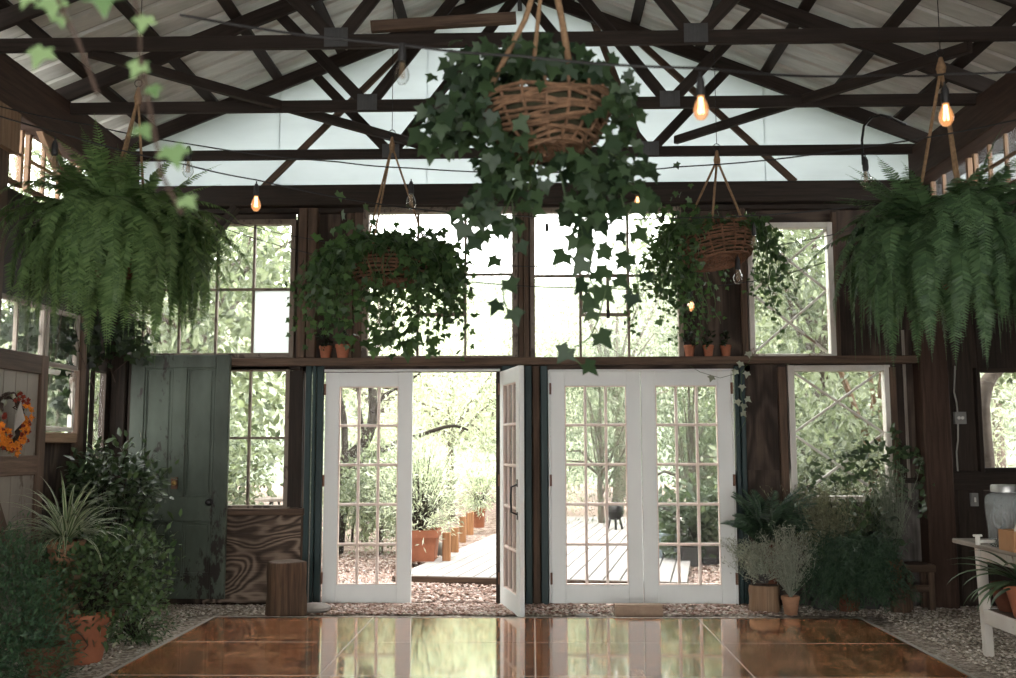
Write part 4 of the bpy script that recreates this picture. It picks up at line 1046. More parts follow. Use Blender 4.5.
# ---- generic bush
def bush(root, c, rad, n, tmpl, mat, size, seed, name='foliage', stems=10, base=None, upb=.3, hollow=.35, flat=None, stem_mat='bark_dark', droop=0.0):
    g = np.random.default_rng(seed); c = np.array(c); lv = LV(); st = MB(); rad = np.array(rad)
    ncl = max(6, n // 28); u = rdir(g, ncl) * (g.uniform(hollow, 1, (ncl, 1)) ** .6)
    for q_ in u:
        cp = c + q_ * rad; m = n // ncl; out = unit(q_[None] * np.array(1 / rad) * rad.mean() + np.array((0, 0, upb)))[0]
        P = cp + g.normal(size=(m, 3)) * rad * .2
        Dd = out + g.normal(size=(m, 3)) * .65 - np.array((0, 0, droop)); N = np.tile(np.array((0, -.3, 1.0)), (m, 1)) + g.normal(size=(m, 3)) * .55 + q_ * .5
        P[:, 2] = np.maximum(P[:, 2], .03)
        if c[1] < 8.7: P[:, 1] = np.minimum(P[:, 1], 8.58); P[:, 0] = np.maximum(P[:, 0], -3.55)
        lv.addn(P, Dd, N, size * g.uniform(.6, 1.2, m))
        if base is not None and stems > 0:
            b_ = Vector(base); st.tube([b_, b_.lerp(Vector(cp), .5) + Vector((0, 0, .04)), Vector(cp)], [.005, .004, .002], 5); 
    lv.build(name, tmpl, mat, root)
    if st.v: st.build('stems', stem_mat, root)
def blade_plant(root, c, n, L, wd, mat, seed, el=(20, 85), bend=(1.2, 2.6), name='leaves', az=(0, 2 * PI)):
    g = np.random.default_rng(seed); q = MB(); c = Vector(c)
    for k in range(n):
        a = g.uniform(*az); e = R(g.uniform(*el)); ln = g.uniform(*L); p = c + Vector((math.cos(a), math.sin(a), 0)) * .02; b_ = g.uniform(*bend) / 10; row = []; uv = []
        sd = Vector((-math.sin(a), math.cos(a), 0))
        for i in range(11):
            t = i / 10; d = Vector((math.cos(a) * math.cos(e), math.sin(a) * math.cos(e), math.sin(e))); nn = sd.cross(d)
            w_ = wd * (.35 + 1.5 * t * (1 - t) + .3 * (1 - t)) * (1 - t ** 4)
            row.append([p - sd * w_ - nn * 0 + nn * w_ * .35, p + Vector((0, 0, 0)), p + sd * w_ + nn * w_ * .35]); uv.append([(t, 0), (t, .5), (t, 1)])
            p = p + d * ln / 10; e -= b_ * (.4 + t)
            if p.z < .02: p.z = .02
        q.sheet(row, uv)
    return q.build(name, mat, root)
def wispy(root, c, n, H, spread, tmpl, mat, size, seed, per=26, name='foliage', lean=(0, 0), bushy=.25, smat=None):
    g = np.random.default_rng(seed); lv = LV(); st = MB(); c = Vector(c)
    for k in range(n):
        a = g.uniform(0, 2 * PI); s = abs(g.normal()) * .6; h = H * g.uniform(.6, 1.05)
        tip = c + Vector((math.cos(a) * s * spread + lean[0], math.sin(a) * s * spread * .8 + lean[1], h)); tip.y = min(tip.y, 8.6); mid = c.lerp(tip, .5) + Vector(g.normal(size=3) * .03)
        pts = [c, c.lerp(mid, .6), mid, mid.lerp(tip, .6) + Vector(g.normal(size=3) * .012), tip]; st.tube(pts, [.003, .0025, .002, .0016, .001], 4, False)
        for i in range(per):
            t = .18 + .82 * (i + g.random()) / per; f = t * 4; j = min(int(f), 3); p = pts[j].lerp(pts[j + 1], f - j)
            dd = Vector(g.normal(size=3)) + Vector((0, 0, .5)); lv.add(p + Vector(g.normal(size=3) * .02 * bushy * 4), dd, g.normal(size=3), size * g.uniform(.6, 1.2))
    lv.build(name, tmpl, mat, root); st.build('stems', smat or mat, root)

# ---- plants on the left
p = fl(118, 618); bx = thing('shrub', 'tall dark glossy-leaved shrub in front of the old green door', 'shrub', (p.x, 8.0, 0))
p1 = at(108, 500, 7.8); bush(bx, p1, (.36, .3, .42), 1900, OVATE, 'leaf_glossy', .085, 31, base=(p.x - .05, 7.9, .05), droop=.35)
p2 = at(130, 480, 7.8); add_pot(bx, (p.x - .05, 7.9, 0), .16, .28, 'terracotta_dark')
sp = thing('spider_plant', 'white striped spider plant spilling from a small pot on a pale stump', 'plant', fl(68, 640)); c = at(66, 540, 6.3)
add_pot(sp, c - Vector((0, 0, .2)), .12, .2, 'terracotta_pale'); blade_plant(sp, c, 130, (.25, .52), .0135, 'leaf_spider', 12, (15, 88), (1.0, 2.6))
stp = thing('stump', 'pale log stump under the striped spider plant', 'stump', (c.x, c.y, 0)); q = MB(); q.lathe([(0, 0), (.13, 0), (.12, c.z - .215), (.11, c.z - .205), (0, c.z - .203)], (c.x, c.y, 0), 18, None, lambda k, i: .08 * math.sin(k * 1.3)); q.build('log', 'tan_wood', stp)
# terracotta pot with small leaved bush
pb = fl(83, 662); tb = thing('potted_shrub', 'small-leaved green shrub in the large cracked terracotta pot beside the dance floor', 'potted plant', pb)
hp_ = at(88, 613, pb.y).z; add_pot(tb, pb, .175, hp_ + .02, 'terracotta', taper=.62)
bush(tb, at(106, 580, pb.y + .05), (.43, .32, .3), 3400, OVATE, 'leaf_small', .05, 17, base=pb + Vector((0, 0, hp_ - .03)))
q = MB(); q.tube([at(66, 616, pb.y - .19), at(72, 628, pb.y - .19), at(82, 636, pb.y - .17), at(88, 645, pb.y - .165), at(84, 650, pb.y - .16)], .004, 5); q.build('trailing_stem', 'dried_vine', tb)
lf = thing('shrub', 'small feathery green shrub on the gravel between the terracotta pot and the green door', 'shrub', fl(140, 640)); bush(lf, at(135, 612, 7.0), (.25, .2, .26), 1500, LANCE, 'leaf_small', .055, 19, base=fl(135, 640)); 
af = thing('asparagus_fern', 'dark feathery asparagus fern filling the lower left corner', 'plant', fl(25, 690)); pc = fl(22, 690)
bush(af, at(16, 635, 5.7), (.3, .28, .45), 4600, LANCE, 'leaf_asparagus', .05, 23, hollow=.1, stems=0); add_pot(af, pc + Vector((0, .25, 0)), .13, .2, 'terracotta_dark')
bush(af, at(6, 560, 5.8), (.2, .2, .22), 1900, LANCE, 'leaf_asparagus', .045, 24, name='fronds', hollow=.1, stems=0)
s2 = fl(48, 667); spt = thing('potted_vine', 'trailing leafy vine in a small dark clay pot left of the cracked terracotta pot', 'potted plant', s2); add_pot(spt, s2, .1, .17, 'terracotta_dark')
g = np.random.default_rng(2); lv = LV(); st = MB()
for k in range(22): vine_run(g, lv, st, s2 + Vector((g.normal() * .05, g.normal() * .05, .17)), (g.normal() * .8 - .7, -.3 + g.normal() * .5, .9), g.uniform(.25, .5), .04, .055, .22, .25, .003)
for p_ in range(len(lv.P)): lv.P[p_] = (lv.P[p_][0], lv.P[p_][1], max(lv.P[p_][2], .03))
lv.build('foliage', OVATE, 'leaf_olive', spt); st.build('vines', 'leaf_small', spt)

# stump, stones, brick by the rear wall
def stump(name, label, px0, px1, pyt, pyb, Y=None, mat='log_wood', sq=.8, seed=1, group=None):
    b = fl((px0 + px1) / 2, pyb); Y = Y or b.y; a_, b_ = at(px0, pyb, Y).x, at(px1, pyb, Y).x; r = (b_ - a_) / 2; h = at(px0, pyt, Y).z; g = np.random.default_rng(seed); cf = g.normal(size=4)
    c = Vector(((a_ + b_) / 2, Y + r * .6, 0)); root = thing(name, label, 'stump', c)
    wob = lambda k, i: .06 * math.sin(k * .9 + cf[0]) + .05 * math.sin(k * .55 + cf[1]) + (.07 if k % 7 == 0 else 0) + .02 * math.sin(i * 2 + k)
    q = MB(); q.lathe([(r * 1.02, 0), (r, h * .25), (r * .97, h * .5), (r * .99, h * .8), (r * .95, h)], c, 28, None, wob); q.build('bark', mat, root)
    q = MB(); q.lathe([(r * .93, h - .01), (r * .9, h + .004), (r * .5, h + .007), (0, h + .006)], c, 28, None, wob); o = q.build('cut_top', 'brown_wood', root)
    return root
stump('stump', 'split log stump standing under the plywood panel left of the doors', 264, 302, 563, 617, seed=3)
def rock(name, label, cat, px, py, r, mat='stone', seed=1, sq=(1, .8, .6)):
    g = np.random.default_rng(seed); c = fl(px, py); cf = g.normal(size=(3, 3)); q = MB()
    def wob(k, i): return .14 * math.sin(k * .55 + cf[0, 0]) + .1 * math.sin(k * .9 + i + cf[1, 0])
    q.lathe([(r * .7, 0), (r, r * .25), (r * .95, r * .45), (r * .6, r * .68), (r * .2, r * .75), (0, r * .76)], c, 18, Matrix.Diagonal(Vector(sq)).to_3x3() , wob)
    return tag(q.build(name, mat), label, cat)
rock('stone', 'flat grey stone at the foot of the leftmost teal boards', 'stone', 314, 613, .13, seed=2, sq=(1, .7, .85))
rock('stone', 'small brown stone on the chips left of the brick', 'stone', 584, 618, .075, seed=5)
p = fl(639, 618); a_ = fl(615.5, 618).x; b_ = fl(663, 618).x; q = MB(); q.box(a_, b_, p.y, p.y + .12, 0.002, .098, .012); tag(q.build('brick', 'brick'), 'tan brick lying before the closed french doors', 'brick')

# ---- plants on the right
def loc(px, py): return fl(px, py)
dfp = thing('fern', 'dark sword-leaved fern rising beside the right teal post', 'plant', fl(765, 606)); fc = at(768, 545, 8.35)
g = np.random.default_rng(41); lv = LV(); st = MB()
for k in range(46):
    a = g.uniform(0, 2 * PI); L = g.uniform(.3, .55); tip = fc + Vector((math.cos(a) * L * .8, math.sin(a) * L * .35 - .05, g.uniform(.1, .5))); md = fc.lerp(tip, .5) + Vector((0, 0, .12)); pts = [fc, md, tip + Vector((0, 0, -.02))]
    st.tube(pts, .003, 4)
    for i in range(24):
        t = .12 + .88 * i / 24; p = (pts[0].lerp(pts[1], t)).lerp(pts[1].lerp(pts[2], t), t); d = (tip - fc).normalized(); sd = d.cross(Vector((0, -.4, 1))).normalized()
        for s in (-1, 1): lv.add(p, sd * s + d * .6 - Vector((0, 0, .2)), Vector((0, -.4, 1)) + Vector(g.normal(size=3) * .2), .085 * (1 - t ** 3) + .015)
lv.build('fronds', PINNA, 'leaf_deep', dfp); st.build('stems', 'leaf_deep', dfp); add_pot(dfp, (fc.x, fc.y + .1, 0), .11, fc.z, 'terracotta_dark')
st1 = stump('stump', 'pale split stump under the silver herb by the right teal post', 752, 782, 586, 612, seed=9, mat='tan_wood')
zt1 = at(752, 586, fl(767, 612).y).z
c = Vector((fl(766, 612).x, fl(766, 612).y + .1, zt1 + .012)); sh = thing('silver_herb', 'silver grey wispy herb spilling over the pale stump', 'plant', c)
wispy(sh, c, 150, .36, .38, LANCE, 'leaf_silver', .036, 51, 30, lean=(-.03, -.05)); add_pot(sh, c, .08, .08, 'dark_planter')
c = fl(793, 616); sh2 = thing('silver_herb', 'silver grey wispy herb in a small terracotta pot at the floor edge', 'potted plant', c); hz_ = at(793, 597, c.y).z
add_pot(sh2, c + Vector((0, .06, 0)), .075, hz_, 'terracotta_pale'); wispy(sh2, c + Vector((0, .06, hz_ * .9)), 110, .56, .26, LANCE, 'leaf_silver', .034, 52, 26, lean=(-.03, -.02))
c = fl(848, 618); wf = thing('weeping_fern', 'low dark weeping fern sprawling over the back right corner of the dance floor', 'plant', c + Vector((0, .25, 0)))
g = np.random.default_rng(61); lv = LV(); st = MB(); cc = at(850, 545, 8.25)
for k in range(480):
    a = g.uniform(0, 2 * PI); rr = min(abs(g.normal()) * .22, .32); s0 = cc + Vector((g.normal() * .16, g.normal() * .1, g.normal() * .06))
    e = Vector((cc.x + math.cos(a) * (.15 + rr) * 1.05, cc.y + math.sin(a) * (.15 + rr) * .6 - .14, g.uniform(.05, .34))); md = s0.lerp(e, .5) + Vector((0, 0, .12)); pts = [s0, md, e]
    for i in range(26):
        t = i / 26; p = (pts[0].lerp(pts[1], t)).lerp(pts[1].lerp(pts[2], t), t); lv.add(p, Vector((g.normal() * .8, g.normal() * .8, -.5)), (g.normal() * .5, -.6, 1), .05 * g.uniform(.6, 1.2))
    st.tube([(pts[0].lerp(pts[1], t)).lerp(pts[1].lerp(pts[2], t), t) for t in (0, .33, .66, 1)], .002, 4, False)
lv.build('fronds', LANCE, 'leaf_deep', wf); st.build('stems', 'leaf_deep', wf); add_pot(wf, (cc.x, cc.y + .12, 0), .13, cc.z - .12, 'terracotta_dark')
ol = thing('shrub', 'olive wispy shrub mounded below the X-braced lower window', 'shrub', (at(825, 600, 8.5).x, 8.5, 0)); 
wispy(ol, (at(825, 600, 8.5).x, 8.48, .25), 260, .74, .42, LANCE, 'leaf_olive', .04, 71, 28, lean=(.0, -.05)); add_pot(ol, (at(825, 600, 8.5).x, 8.48, 0), .16, .25, 'dark_planter')
gl_ = thing('plant', 'broad glossy-leaved plant under the right end of the X-braced lower window', 'plant', (at(868, 600, 8.5).x, 8.5, 0)); bush(gl_, at(868, 528, 8.45), (.24, .16, .2), 420, OVATE, 'leaf_glossy', .1, 73, base=(at(868, 600, 8.5).x, 8.5, .2)); add_pot(gl_, (at(868, 600, 8.5).x, 8.5, 0), .13, .22, 'dark_planter')
st2 = stump('stump', 'dark stump under the tall potted lavender by the wooden stool', 893, 913, 588, 613, seed=15, mat='log_wood'); Yl = fl(903, 613).y
zt2 = at(893, 588, Yl).z; c = Vector((at(897, 588, Yl).x, Yl + .09, zt2 + .01)); lv_ = thing('potted_lavender', 'tall grey-green lavender in a terracotta pot standing on the dark stump', 'potted plant', c)
hh = at(897, 562, Yl).z - zt2; add_pot(lv_, c, .085, hh, 'terracotta'); wispy(lv_, c + Vector((0, 0, hh * .9)), 80, .8, .2, NEEDLE, 'leaf_lavender', .04, 81, 44, bushy=.2)
# little wooden stool
Ys = 8.35; a, b, c_, d = pr(906, 565, 937, 615, Ys); so = thing('stool', 'low rough wooden stool by the right corner post', 'stool', (a, Ys, 0)); h = d
q = MB(); q.box(a, b, Ys, Ys + .22, h - .06, h, .006, 0); q.build('seat', 'brown_wood', so)
for (x, y) in ((a + .01, Ys + .01), (b - .06, Ys + .01), (a + .01, Ys + .16), (b - .06, Ys + .16)): q = MB(); q.box(x, x + .05, y, y + .05, 0, h - .06, .004, 2); q.build('leg', 'brown_wood', so)
q = MB(); q.box(a + .06, b - .06, Ys + .015, Ys + .04, h * .4, h * .4 + .06, .004, 0); q.build('stretcher', 'brown_wood', so)
# climbing plant on the right of the X window
cv = thing('climbing_vine', 'leafy climbing vine at the right edge of the X-braced lower window', 'vine', (at(900, 500, 8.6).x, 8.6, 0)); g = np.random.default_rng(91); lv = LV(); st = MB()
for (pts, n_) in ((((885, 500), (893, 465), (896, 440), (890, 428)), 14), (((886, 445), (860, 452), (840, 462)), 14), (((890, 455), (872, 470), (850, 480), (825, 478)), 16), (((896, 450), (915, 455), (930, 462), (932, 480)), 18), (((920, 455), (926, 490), (922, 515)), 18), (((800, 520), (806, 500), (815, 478), (825, 462)), 16), (((795, 515), (798, 500), (803, 490)), 6), (((845, 510), (850, 480), (858, 455), (862, 440)), 16), (((875, 505), (870, 470), (866, 450)), 12), (((905, 500), (900, 470), (899, 445)), 10)):
    P = [at(x, y, 8.55) for x, y in pts]; st.tube(P, .003, 5)
    for i in range(n_):
        f = (i + .5) / n_ * (len(P) - 1); k = min(int(f), len(P) - 2); p = P[k].lerp(P[k + 1], f - k)
        for s in (-1, 1): lv.add(p + Vector(g.normal(size=3) * .015), (s * g.uniform(.4, 1), g.normal() * .4, g.normal() * .6 - .2), (g.normal() * .4, -1, .5), .075 * g.uniform(.6, 1.2))
lv.build('foliage', OVATE, 'leaf_glossy', cv); st.build('stems', 'leaf_small', cv)
tv = thing('trailing_vine', 'sparse pale ivy strand hanging over the right teal post', 'vine', at(745, 370, 8.4)); lv = LV(); st = MB()
P = [at(x, y, 8.45) for x, y in ((760, 345), (742, 372), (741, 395), (746, 420), (737, 436))]; st.tube(P, .0025, 5); P2 = [at(x, y, 8.45) for x, y in ((742, 372), (720, 378), (700, 372), (690, 366))]; st.tube(P2, .002, 5)
for (x, y) in ((741, 362), (747, 372), (742, 385), (746, 398), (744, 404), (737, 400), (736, 370), (712, 376), (748, 352), (742, 412)): lv.add(at(x, y, 8.42), (g.normal() * .6, -.2, -.9), (.1, -1, .4), .06)
lv.build('foliage', IVY, 'leaf_silver', tv); st.build('stem', 'leaf_small', tv)

# pots on the ledge
zled = at(700, 358, D - .06).z
def ledge_pot(px, label, r=.05, h=.11, mat='terracotta'):
    c = Vector((at(px, 358, D - .065).x, D - .065, zled + .002)); root = thing('potted_seedling', label, 'potted plant', c, 'small pots on the wall ledge'); add_pot(root, c, r, h, mat)
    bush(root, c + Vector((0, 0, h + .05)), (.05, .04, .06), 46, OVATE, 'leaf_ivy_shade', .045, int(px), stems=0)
ledge_pot(325.5, 'small clay pot on the wall ledge under the left ivy basket, nearer the left window', .058, .12)
ledge_pot(342.5, 'small clay pot on the wall ledge under the left ivy basket, nearer the tall window', .066, .13)
ledge_pot(689.5, 'clay pot on the ledge under the right ivy basket, nearest the tall window'); ledge_pot(708.5, 'small clay pot on the ledge under the right ivy basket, middle of the three'); ledge_pot(726, 'clay pot on the ledge under the right ivy basket, farthest from the tall window')

# ---- right side: table, dispenser, box, plant, outlets
Xe, Yf, tz = 2.86, 6.93, .717
tb_ = thing('table', 'white painted wooden table with a grey plank top at the right edge', 'table', (Xe, 5.6, 0))
q = MB()
for k in range(3): q.box(Xe + k * .215, Xe + k * .215 + .21, 4.7, Yf, tz - .03, tz, .005, 1)
q.build('tabletop', 'grey_wood', tb_)
for y in (6.62, 5.05):
    for x in (Xe + .06, Xe + .58): q = MB(); q.beam((x + .01, y, 0), (x - .01, y, tz - .03), .055, .055, (1, 0, 0)); q.build('leg', 'white_paint_worn', tb_)
q = MB(); q.box(Xe + .04, Xe + .065, 5.08, 6.59, tz - .11, tz - .031, .004, 1); q.box(Xe + .09, Xe + .55, 6.605, 6.63, tz - .11, tz - .031, .004, 0); q.build('apron', 'white_paint_worn', tb_)
zs = .30
q = MB(); q.box(Xe + .035, Xe + .06, 5.08, 6.59, zs - .09, zs, .004, 1); q.box(Xe + .09, Xe + .55, 6.605, 6.63, zs - .09, zs, .004, 0); q.build('lower_rail', 'white_paint_worn', tb_)
q = MB()
for k in range(4): q.box(Xe + .065 + k * .13, Xe + .065 + k * .13 + .125, 5.06, 6.65, zs - .02, zs - .002, .003, 1)
q.build('lower_shelf', 'brown_wood', tb_)
c = Vector((2.97, 6.36, tz + .001)); rd = .122; ht = .345
ds = thing('drinks_dispenser', 'frosted glass drinks dispenser with a metal lid on the right table', 'dispenser', c)
q = MB(); q.lathe([(0, .001), (rd * .8, .001), (rd * .86, .01), (rd, ht * .72), (rd * 1.0, ht * .84), (rd * .9, ht * .92), (rd * .62, ht * .965), (rd * .62, ht * 1.0)], c, 32); q.build('glass_jar', 'jar_glass', ds)
q = MB(); q.lathe([(rd * .64, ht * .98), (rd * .7, ht * .985), (rd * .7, ht * 1.08), (rd * .66, ht * 1.11), (0, ht * 1.12)], c, 28); q.build('lid', 'grey_metal', ds)
b = c + Vector((-rd * .8, -.03, .035)); q = MB(); q.tube([b, b + Vector((-.12, -.02, 0))], .011, 10); q.tube([b + Vector((-.11, -.018, .032)), b + Vector((-.11, -.018, -.02))], .014, 10); q.box(b.x - .135, b.x - .085, b.y - .028, b.y - .008, b.z + .03, b.z + .044, .004); q.build('spigot', 'white_plastic', ds)
cb = thing('cardboard_box', 'small open brown box on the right table before the dispenser', 'box', (2.8, 6.02, tz)); hb = .125
for a in ((2.83, 3.07, 5.99, 6.0), (2.83, 3.07, 6.17, 6.18), (2.83, 2.84, 6.0, 6.17), (3.06, 3.07, 6.0, 6.17)):
    q = MB(); q.box(*a, tz + .002, tz + hb, .001); q.build('side', 'cardboard', cb)
q = MB(); q.box(2.84, 3.06, 6.0, 6.17, tz + .002, tz + .01, .001); q.build('bottom', 'cardboard', cb)
bt = thing('bottle', 'white plastic bottle standing in the brown box on the right table', 'bottle', (2.93, 6.08, tz + .012)); q = MB(); q.lathe([(0, 0), (.045, 0), (.046, .01), (.046, .12), (.03, .16), (.014, .18), (.014, .2)], (2.93, 6.08, tz + .012), 20); q.build('body', 'white_plastic', bt); q = MB(); q.lathe([(.017, .185), (.017, .215), (0, .217)], (2.93, 6.08, tz + .012), 16); q.build('cap', 'white_plastic', bt)
c = Vector((3.04, 6.25, zs)); ag = thing('potted_plant', 'long-leaved plant in a clay pot on the lower shelf of the right table', 'potted plant', c)
add_pot(ag, c, .15, .2, 'terracotta'); blade_plant(ag, c + Vector((0, 0, .19)), 16, (.3, .52), .026, 'leaf_agave', 14, (5, 55), (1.0, 2.2), az=(2.0, 4.0)); blade_plant(ag, c + Vector((0, 0, .19)), 12, (.2, .34), .026, 'leaf_agave', 15, (15, 60), (1, 2.4), name='outer_leaves', az=(4.0, 8.4))
c = Vector((3.03, 6.52, zs)); bp = thing('clay_bowl', 'dark brown clay bowl on the lower shelf of the right table, behind the leg', 'pot', c); q = MB(); q.lathe([(0, 0), (.06, 0), (.085, .06), (.1, .13), (.105, .17), (.1, .175), (.09, .16), (.08, .1), (0, .08)], c, 24); q.build('bowl', 'terracotta_dark', bp)
# electrics
def wallthing(name, label, cat, px0, py0, px1, py1, mat, Y=YB):
    a, b, c, d = pr(px0, py0, px1, py1, Y); root = thing(name, label, cat, ((a + b) / 2, Y, c)); q = MB(); q.box(a, b, Y - .035, Y - .001, c, d, .006); q.build('box', mat, root); return root, a, b, c, d
ol_, a, b, c, d = wallthing('socket_box', 'grey electrical socket box on the dark boards right of the corner post', 'socket', 953, 412, 965, 424, 'grey_plastic')
for dx in (.35, .65):
    q = MB(); x = a + (b - a) * dx; q.lathe([(0, 0), (.014, 0), (.014, .004), (0, .005)], (x, YB - .036, (c + d) / 2), 12, Matrix.Rotation(R(90), 3, 'X')); q.build('outlet', 'white_plastic', ol_)
q = MB(); q.tube([at(955, 366, YB - .02), at(954.5, 380, YB - .02), at(954, 392, YB - .02), at(956.5, 402, YB - .02), at(957.5, 412, YB - .02)], .007, 6); q.tube([at(958, 424, YB - .02), at(958, 440, YB - .02), at(956.5, 452, YB - .02), at(958, 474, YB - .02)], .007, 6); q.build('cable', 'cable_white', ol_)
ls, a, b, c, d = wallthing('light_switch', 'grey light switch on the dark boards left of the glass dispenser', 'switch', 969.5, 493, 977, 506, 'grey_plastic'); q = MB(); q.box((a + b) / 2 - .008, (a + b) / 2 + .008, YB - .042, YB - .035, (c + d) / 2 - .02, (c + d) / 2 + .02, .002); q.build('toggle', 'white_plastic', ls)

# ================================================================== OUTSIDE
def crown(name, n, mat, size, seed, tmpl=LANCE, ncl=70, sq=1.0, root=None, hollow=.25, cl=.2, up=.3):
    """a loose crown of leaf clumps about a unit ball centred on (0,0,1), local to ROOT"""
    g = np.random.default_rng(seed); lv = LV(); u = rdir(g, ncl) * g.uniform(hollow, 1, (ncl, 1)) ** .5; u[:, 2] = u[:, 2] * sq + 1
    m = n // ncl
    for q_ in u:
        out = unit((q_ - np.array((0, 0, .8)))[None])[0]; P = q_ + g.normal(size=(m, 3)) * cl * g.uniform(.6, 1.2)
        Dd = out * .6 + g.normal(size=(m, 3)) * .8 - np.array((0, 0, .25)); N = g.normal(size=(m, 3)) * .7 + np.array((0, -.4, 1))
        P[:, 2] = np.maximum(P[:, 2], .03); lv.addn(P, Dd, N, size * g.uniform(.6, 1.3, m))
    o = lv.build(name, tmpl, mat, root, True)
    return o, u
def make_tree(mat, n, size, seed, tmpl, tall=True, ncl=80, sq=1.0, bark='bark', name='tree', cl=.2):
    root = thing(name, None, None, (0, 0, 0)); o, u = crown('crown', n, mat, size, seed, tmpl, ncl, sq, root, .25 if tall else .05, cl)
    if tall:
        for v in o.data.vertices: v.co.z += .6
    g = np.random.default_rng(seed + 1); q = MB(); z0 = .6 if tall else 0
    q.tube([(0, 0, 0), (.02, .02, .4 + z0), (.0, .0, .9 + z0), (.03, 0, 1.5 + z0)], [.06, .045, .03, .01], 8)
    for k in range(16):
        e = Vector(u[k * 3 % len(u)]) + Vector((0, 0, z0)); s = Vector((0, 0, .3 + z0 + .5 * g.random())); q.tube([s, s.lerp(e, .5) + Vector(g.normal(size=3) * .05) + Vector((0, 0, .05)), e], [.022, .014, .005], 6)
    q.build('trunk', bark, root, True); return root
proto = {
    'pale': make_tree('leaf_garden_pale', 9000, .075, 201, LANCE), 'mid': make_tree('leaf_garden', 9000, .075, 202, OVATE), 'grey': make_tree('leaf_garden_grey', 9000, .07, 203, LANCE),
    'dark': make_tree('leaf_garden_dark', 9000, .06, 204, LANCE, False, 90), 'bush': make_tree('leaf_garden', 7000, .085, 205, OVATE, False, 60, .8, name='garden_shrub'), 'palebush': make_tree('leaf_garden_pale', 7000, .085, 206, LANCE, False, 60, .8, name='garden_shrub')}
used = set()
def plant_tree(kind, X, Y, r, h, label, cat=None, group=None, rz=None):
    o = proto[kind]; first = kind not in used; used.add(kind)
    if not first: o = copy_tree(o)
    o.location = (X, Y, -.02); k = 2.6 if kind in ('pale', 'mid', 'grey') else 2.0
    o.scale = (r, r, h / k); o.rotation_euler = (0, 0, rnd.uniform(0, 6) if rz is None else rz)
    tag(o, label, cat or ('tree' if kind in ('pale', 'mid', 'grey', 'dark') else 'shrub'), group); return o
GT = 'garden trees behind the rear windows'; GS = 'shrubs around the deck'
back = 'pale green tree in the hazy far row beyond the rear windows'
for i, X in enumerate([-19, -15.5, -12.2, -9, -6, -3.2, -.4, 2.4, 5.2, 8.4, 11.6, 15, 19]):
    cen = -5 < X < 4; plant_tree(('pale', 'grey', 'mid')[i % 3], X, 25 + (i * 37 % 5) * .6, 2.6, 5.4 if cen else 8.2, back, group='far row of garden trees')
for (kind, X, Y, r, h, lb) in (
    ('mid', -4.6, 13.0, 1.9, 5.6, 'tall green tree filling the many-paned upper left window'), ('grey', -7.2, 14.5, 2.2, 6.2, 'grey-green tree beyond the left end of the many-paned upper left window'),
    ('pale', -2.6, 16.5, 1.7, 4.9, 'pale tree behind the first tall upper window, low in its left panes'), ('dark', -5.6, 11.5, 1.2, 2.8, 'dark bushy tree outside the narrow slit window on the left wall'),
    ('mid', 3.6, 12.6, 1.6, 5.6, 'green tree filling the X-braced upper window'), ('grey', 5.4, 13.5, 1.9, 6.0, 'grey-green tree to the right behind the X-braced upper window'),
    ('grey', 1.6, 19, 1.9, 5.0, 'grey-green tree low behind the second tall upper window'), ('pale', -.5, 20, 1.8, 4.6, 'pale tree at the end of the deck behind the open door leaf'),
    ('pale', -1.5, 18.3, 1.4, 4.0, 'pale tree seen over the open doorway'), ('dark', 2.3, 14.6, 1.0, 3.4, 'dark evergreen behind the right leaf of the closed doors'), ('dark', 1.15, 16.8, 1.0, 3.6, 'dark evergreen behind the left leaf of the closed doors'),
    ('mid', 7.2, 11.5, 1.5, 4.2, 'leafy tree outside the lean-to window'), ('mid', -8.2, 9.0, 1.8, 4.6, 'leafy tree standing outside the left wall clerestory')):
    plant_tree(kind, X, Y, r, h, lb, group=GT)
for (kind, X, Y, r, h, lb) in (
    ('bush', -3.9, 11.2, 1.0, 1.9, 'green shrub outside the small lower left window'), ('palebush', -2.4, 14.2, .9, 2.0, 'pale shrub behind the closed left door leaf'), ('bush', -1.9, 12.5, .6, 1.5, 'green shrub close outside the closed left door leaf'),
    ('palebush', -1.75, 14.2, .6, 2.0, 'pale feathery shrub over the row of log posts'), ('palebush', -1.55, 12.7, .42, 1.5, 'pale shrub just behind the large orange planter'),
    ('bush', 3.1, 10.4, .95, 2.2, 'dense green shrub pressed against the X-braced lower window'), ('palebush', 4.6, 11.2, 1.0, 2.6, 'pale shrub outside right of the X-braced lower window'), ('bush', 2.95, 15.5, .8, 2.2, 'green shrub behind the dark planters'),
    ('palebush', .35, 19.5, .9, 1.9, 'pale shrub at the far end of the deck'), ('bush', 6.3, 10.2, .7, 1.7, 'green shrub below the lean-to window')):
    plant_tree(kind, X, Y, r, h, lb, group=GS)
# leaning dark-limbed tree behind the left leaf
lt = thing('tree', 'dark-limbed leaning tree behind the glass of the closed left door leaf', 'tree', at(338, 560, 12.6)); q = MB(); YL = 12.6
for P, r0, r1 in ((((333, 570), (338, 500), (340, 470), (352, 455), (366, 440), (373, 415), (372, 380), (376, 340)), .12, .04), (((340, 480), (362, 462), (385, 450), (402, 441), (418, 436), (450, 426), (468, 430)), .06, .015),
                  (((345, 462), (344, 420), (340, 390), (350, 350)), .05, .02), (((343, 545), (346, 515), (356, 490), (366, 480)), .02, .012), (((352, 545), (354, 515), (362, 494), (372, 486)), .018, .01), (((372, 412), (385, 395), (402, 385), (425, 370)), .035, .012), (((365, 442), (360, 410), (356, 380)), .03, .01)):
    S_ = smooth([at(x, y, YL + .1 * i) for i, (x, y) in enumerate(P)]); q.tube(S_, [r0 + (r1 - r0) * i / (len(S_) - 1) for i in range(len(S_))], 8)
q.build('trunk', 'bark_dark', lt); g = np.random.default_rng(300); lv = LV()
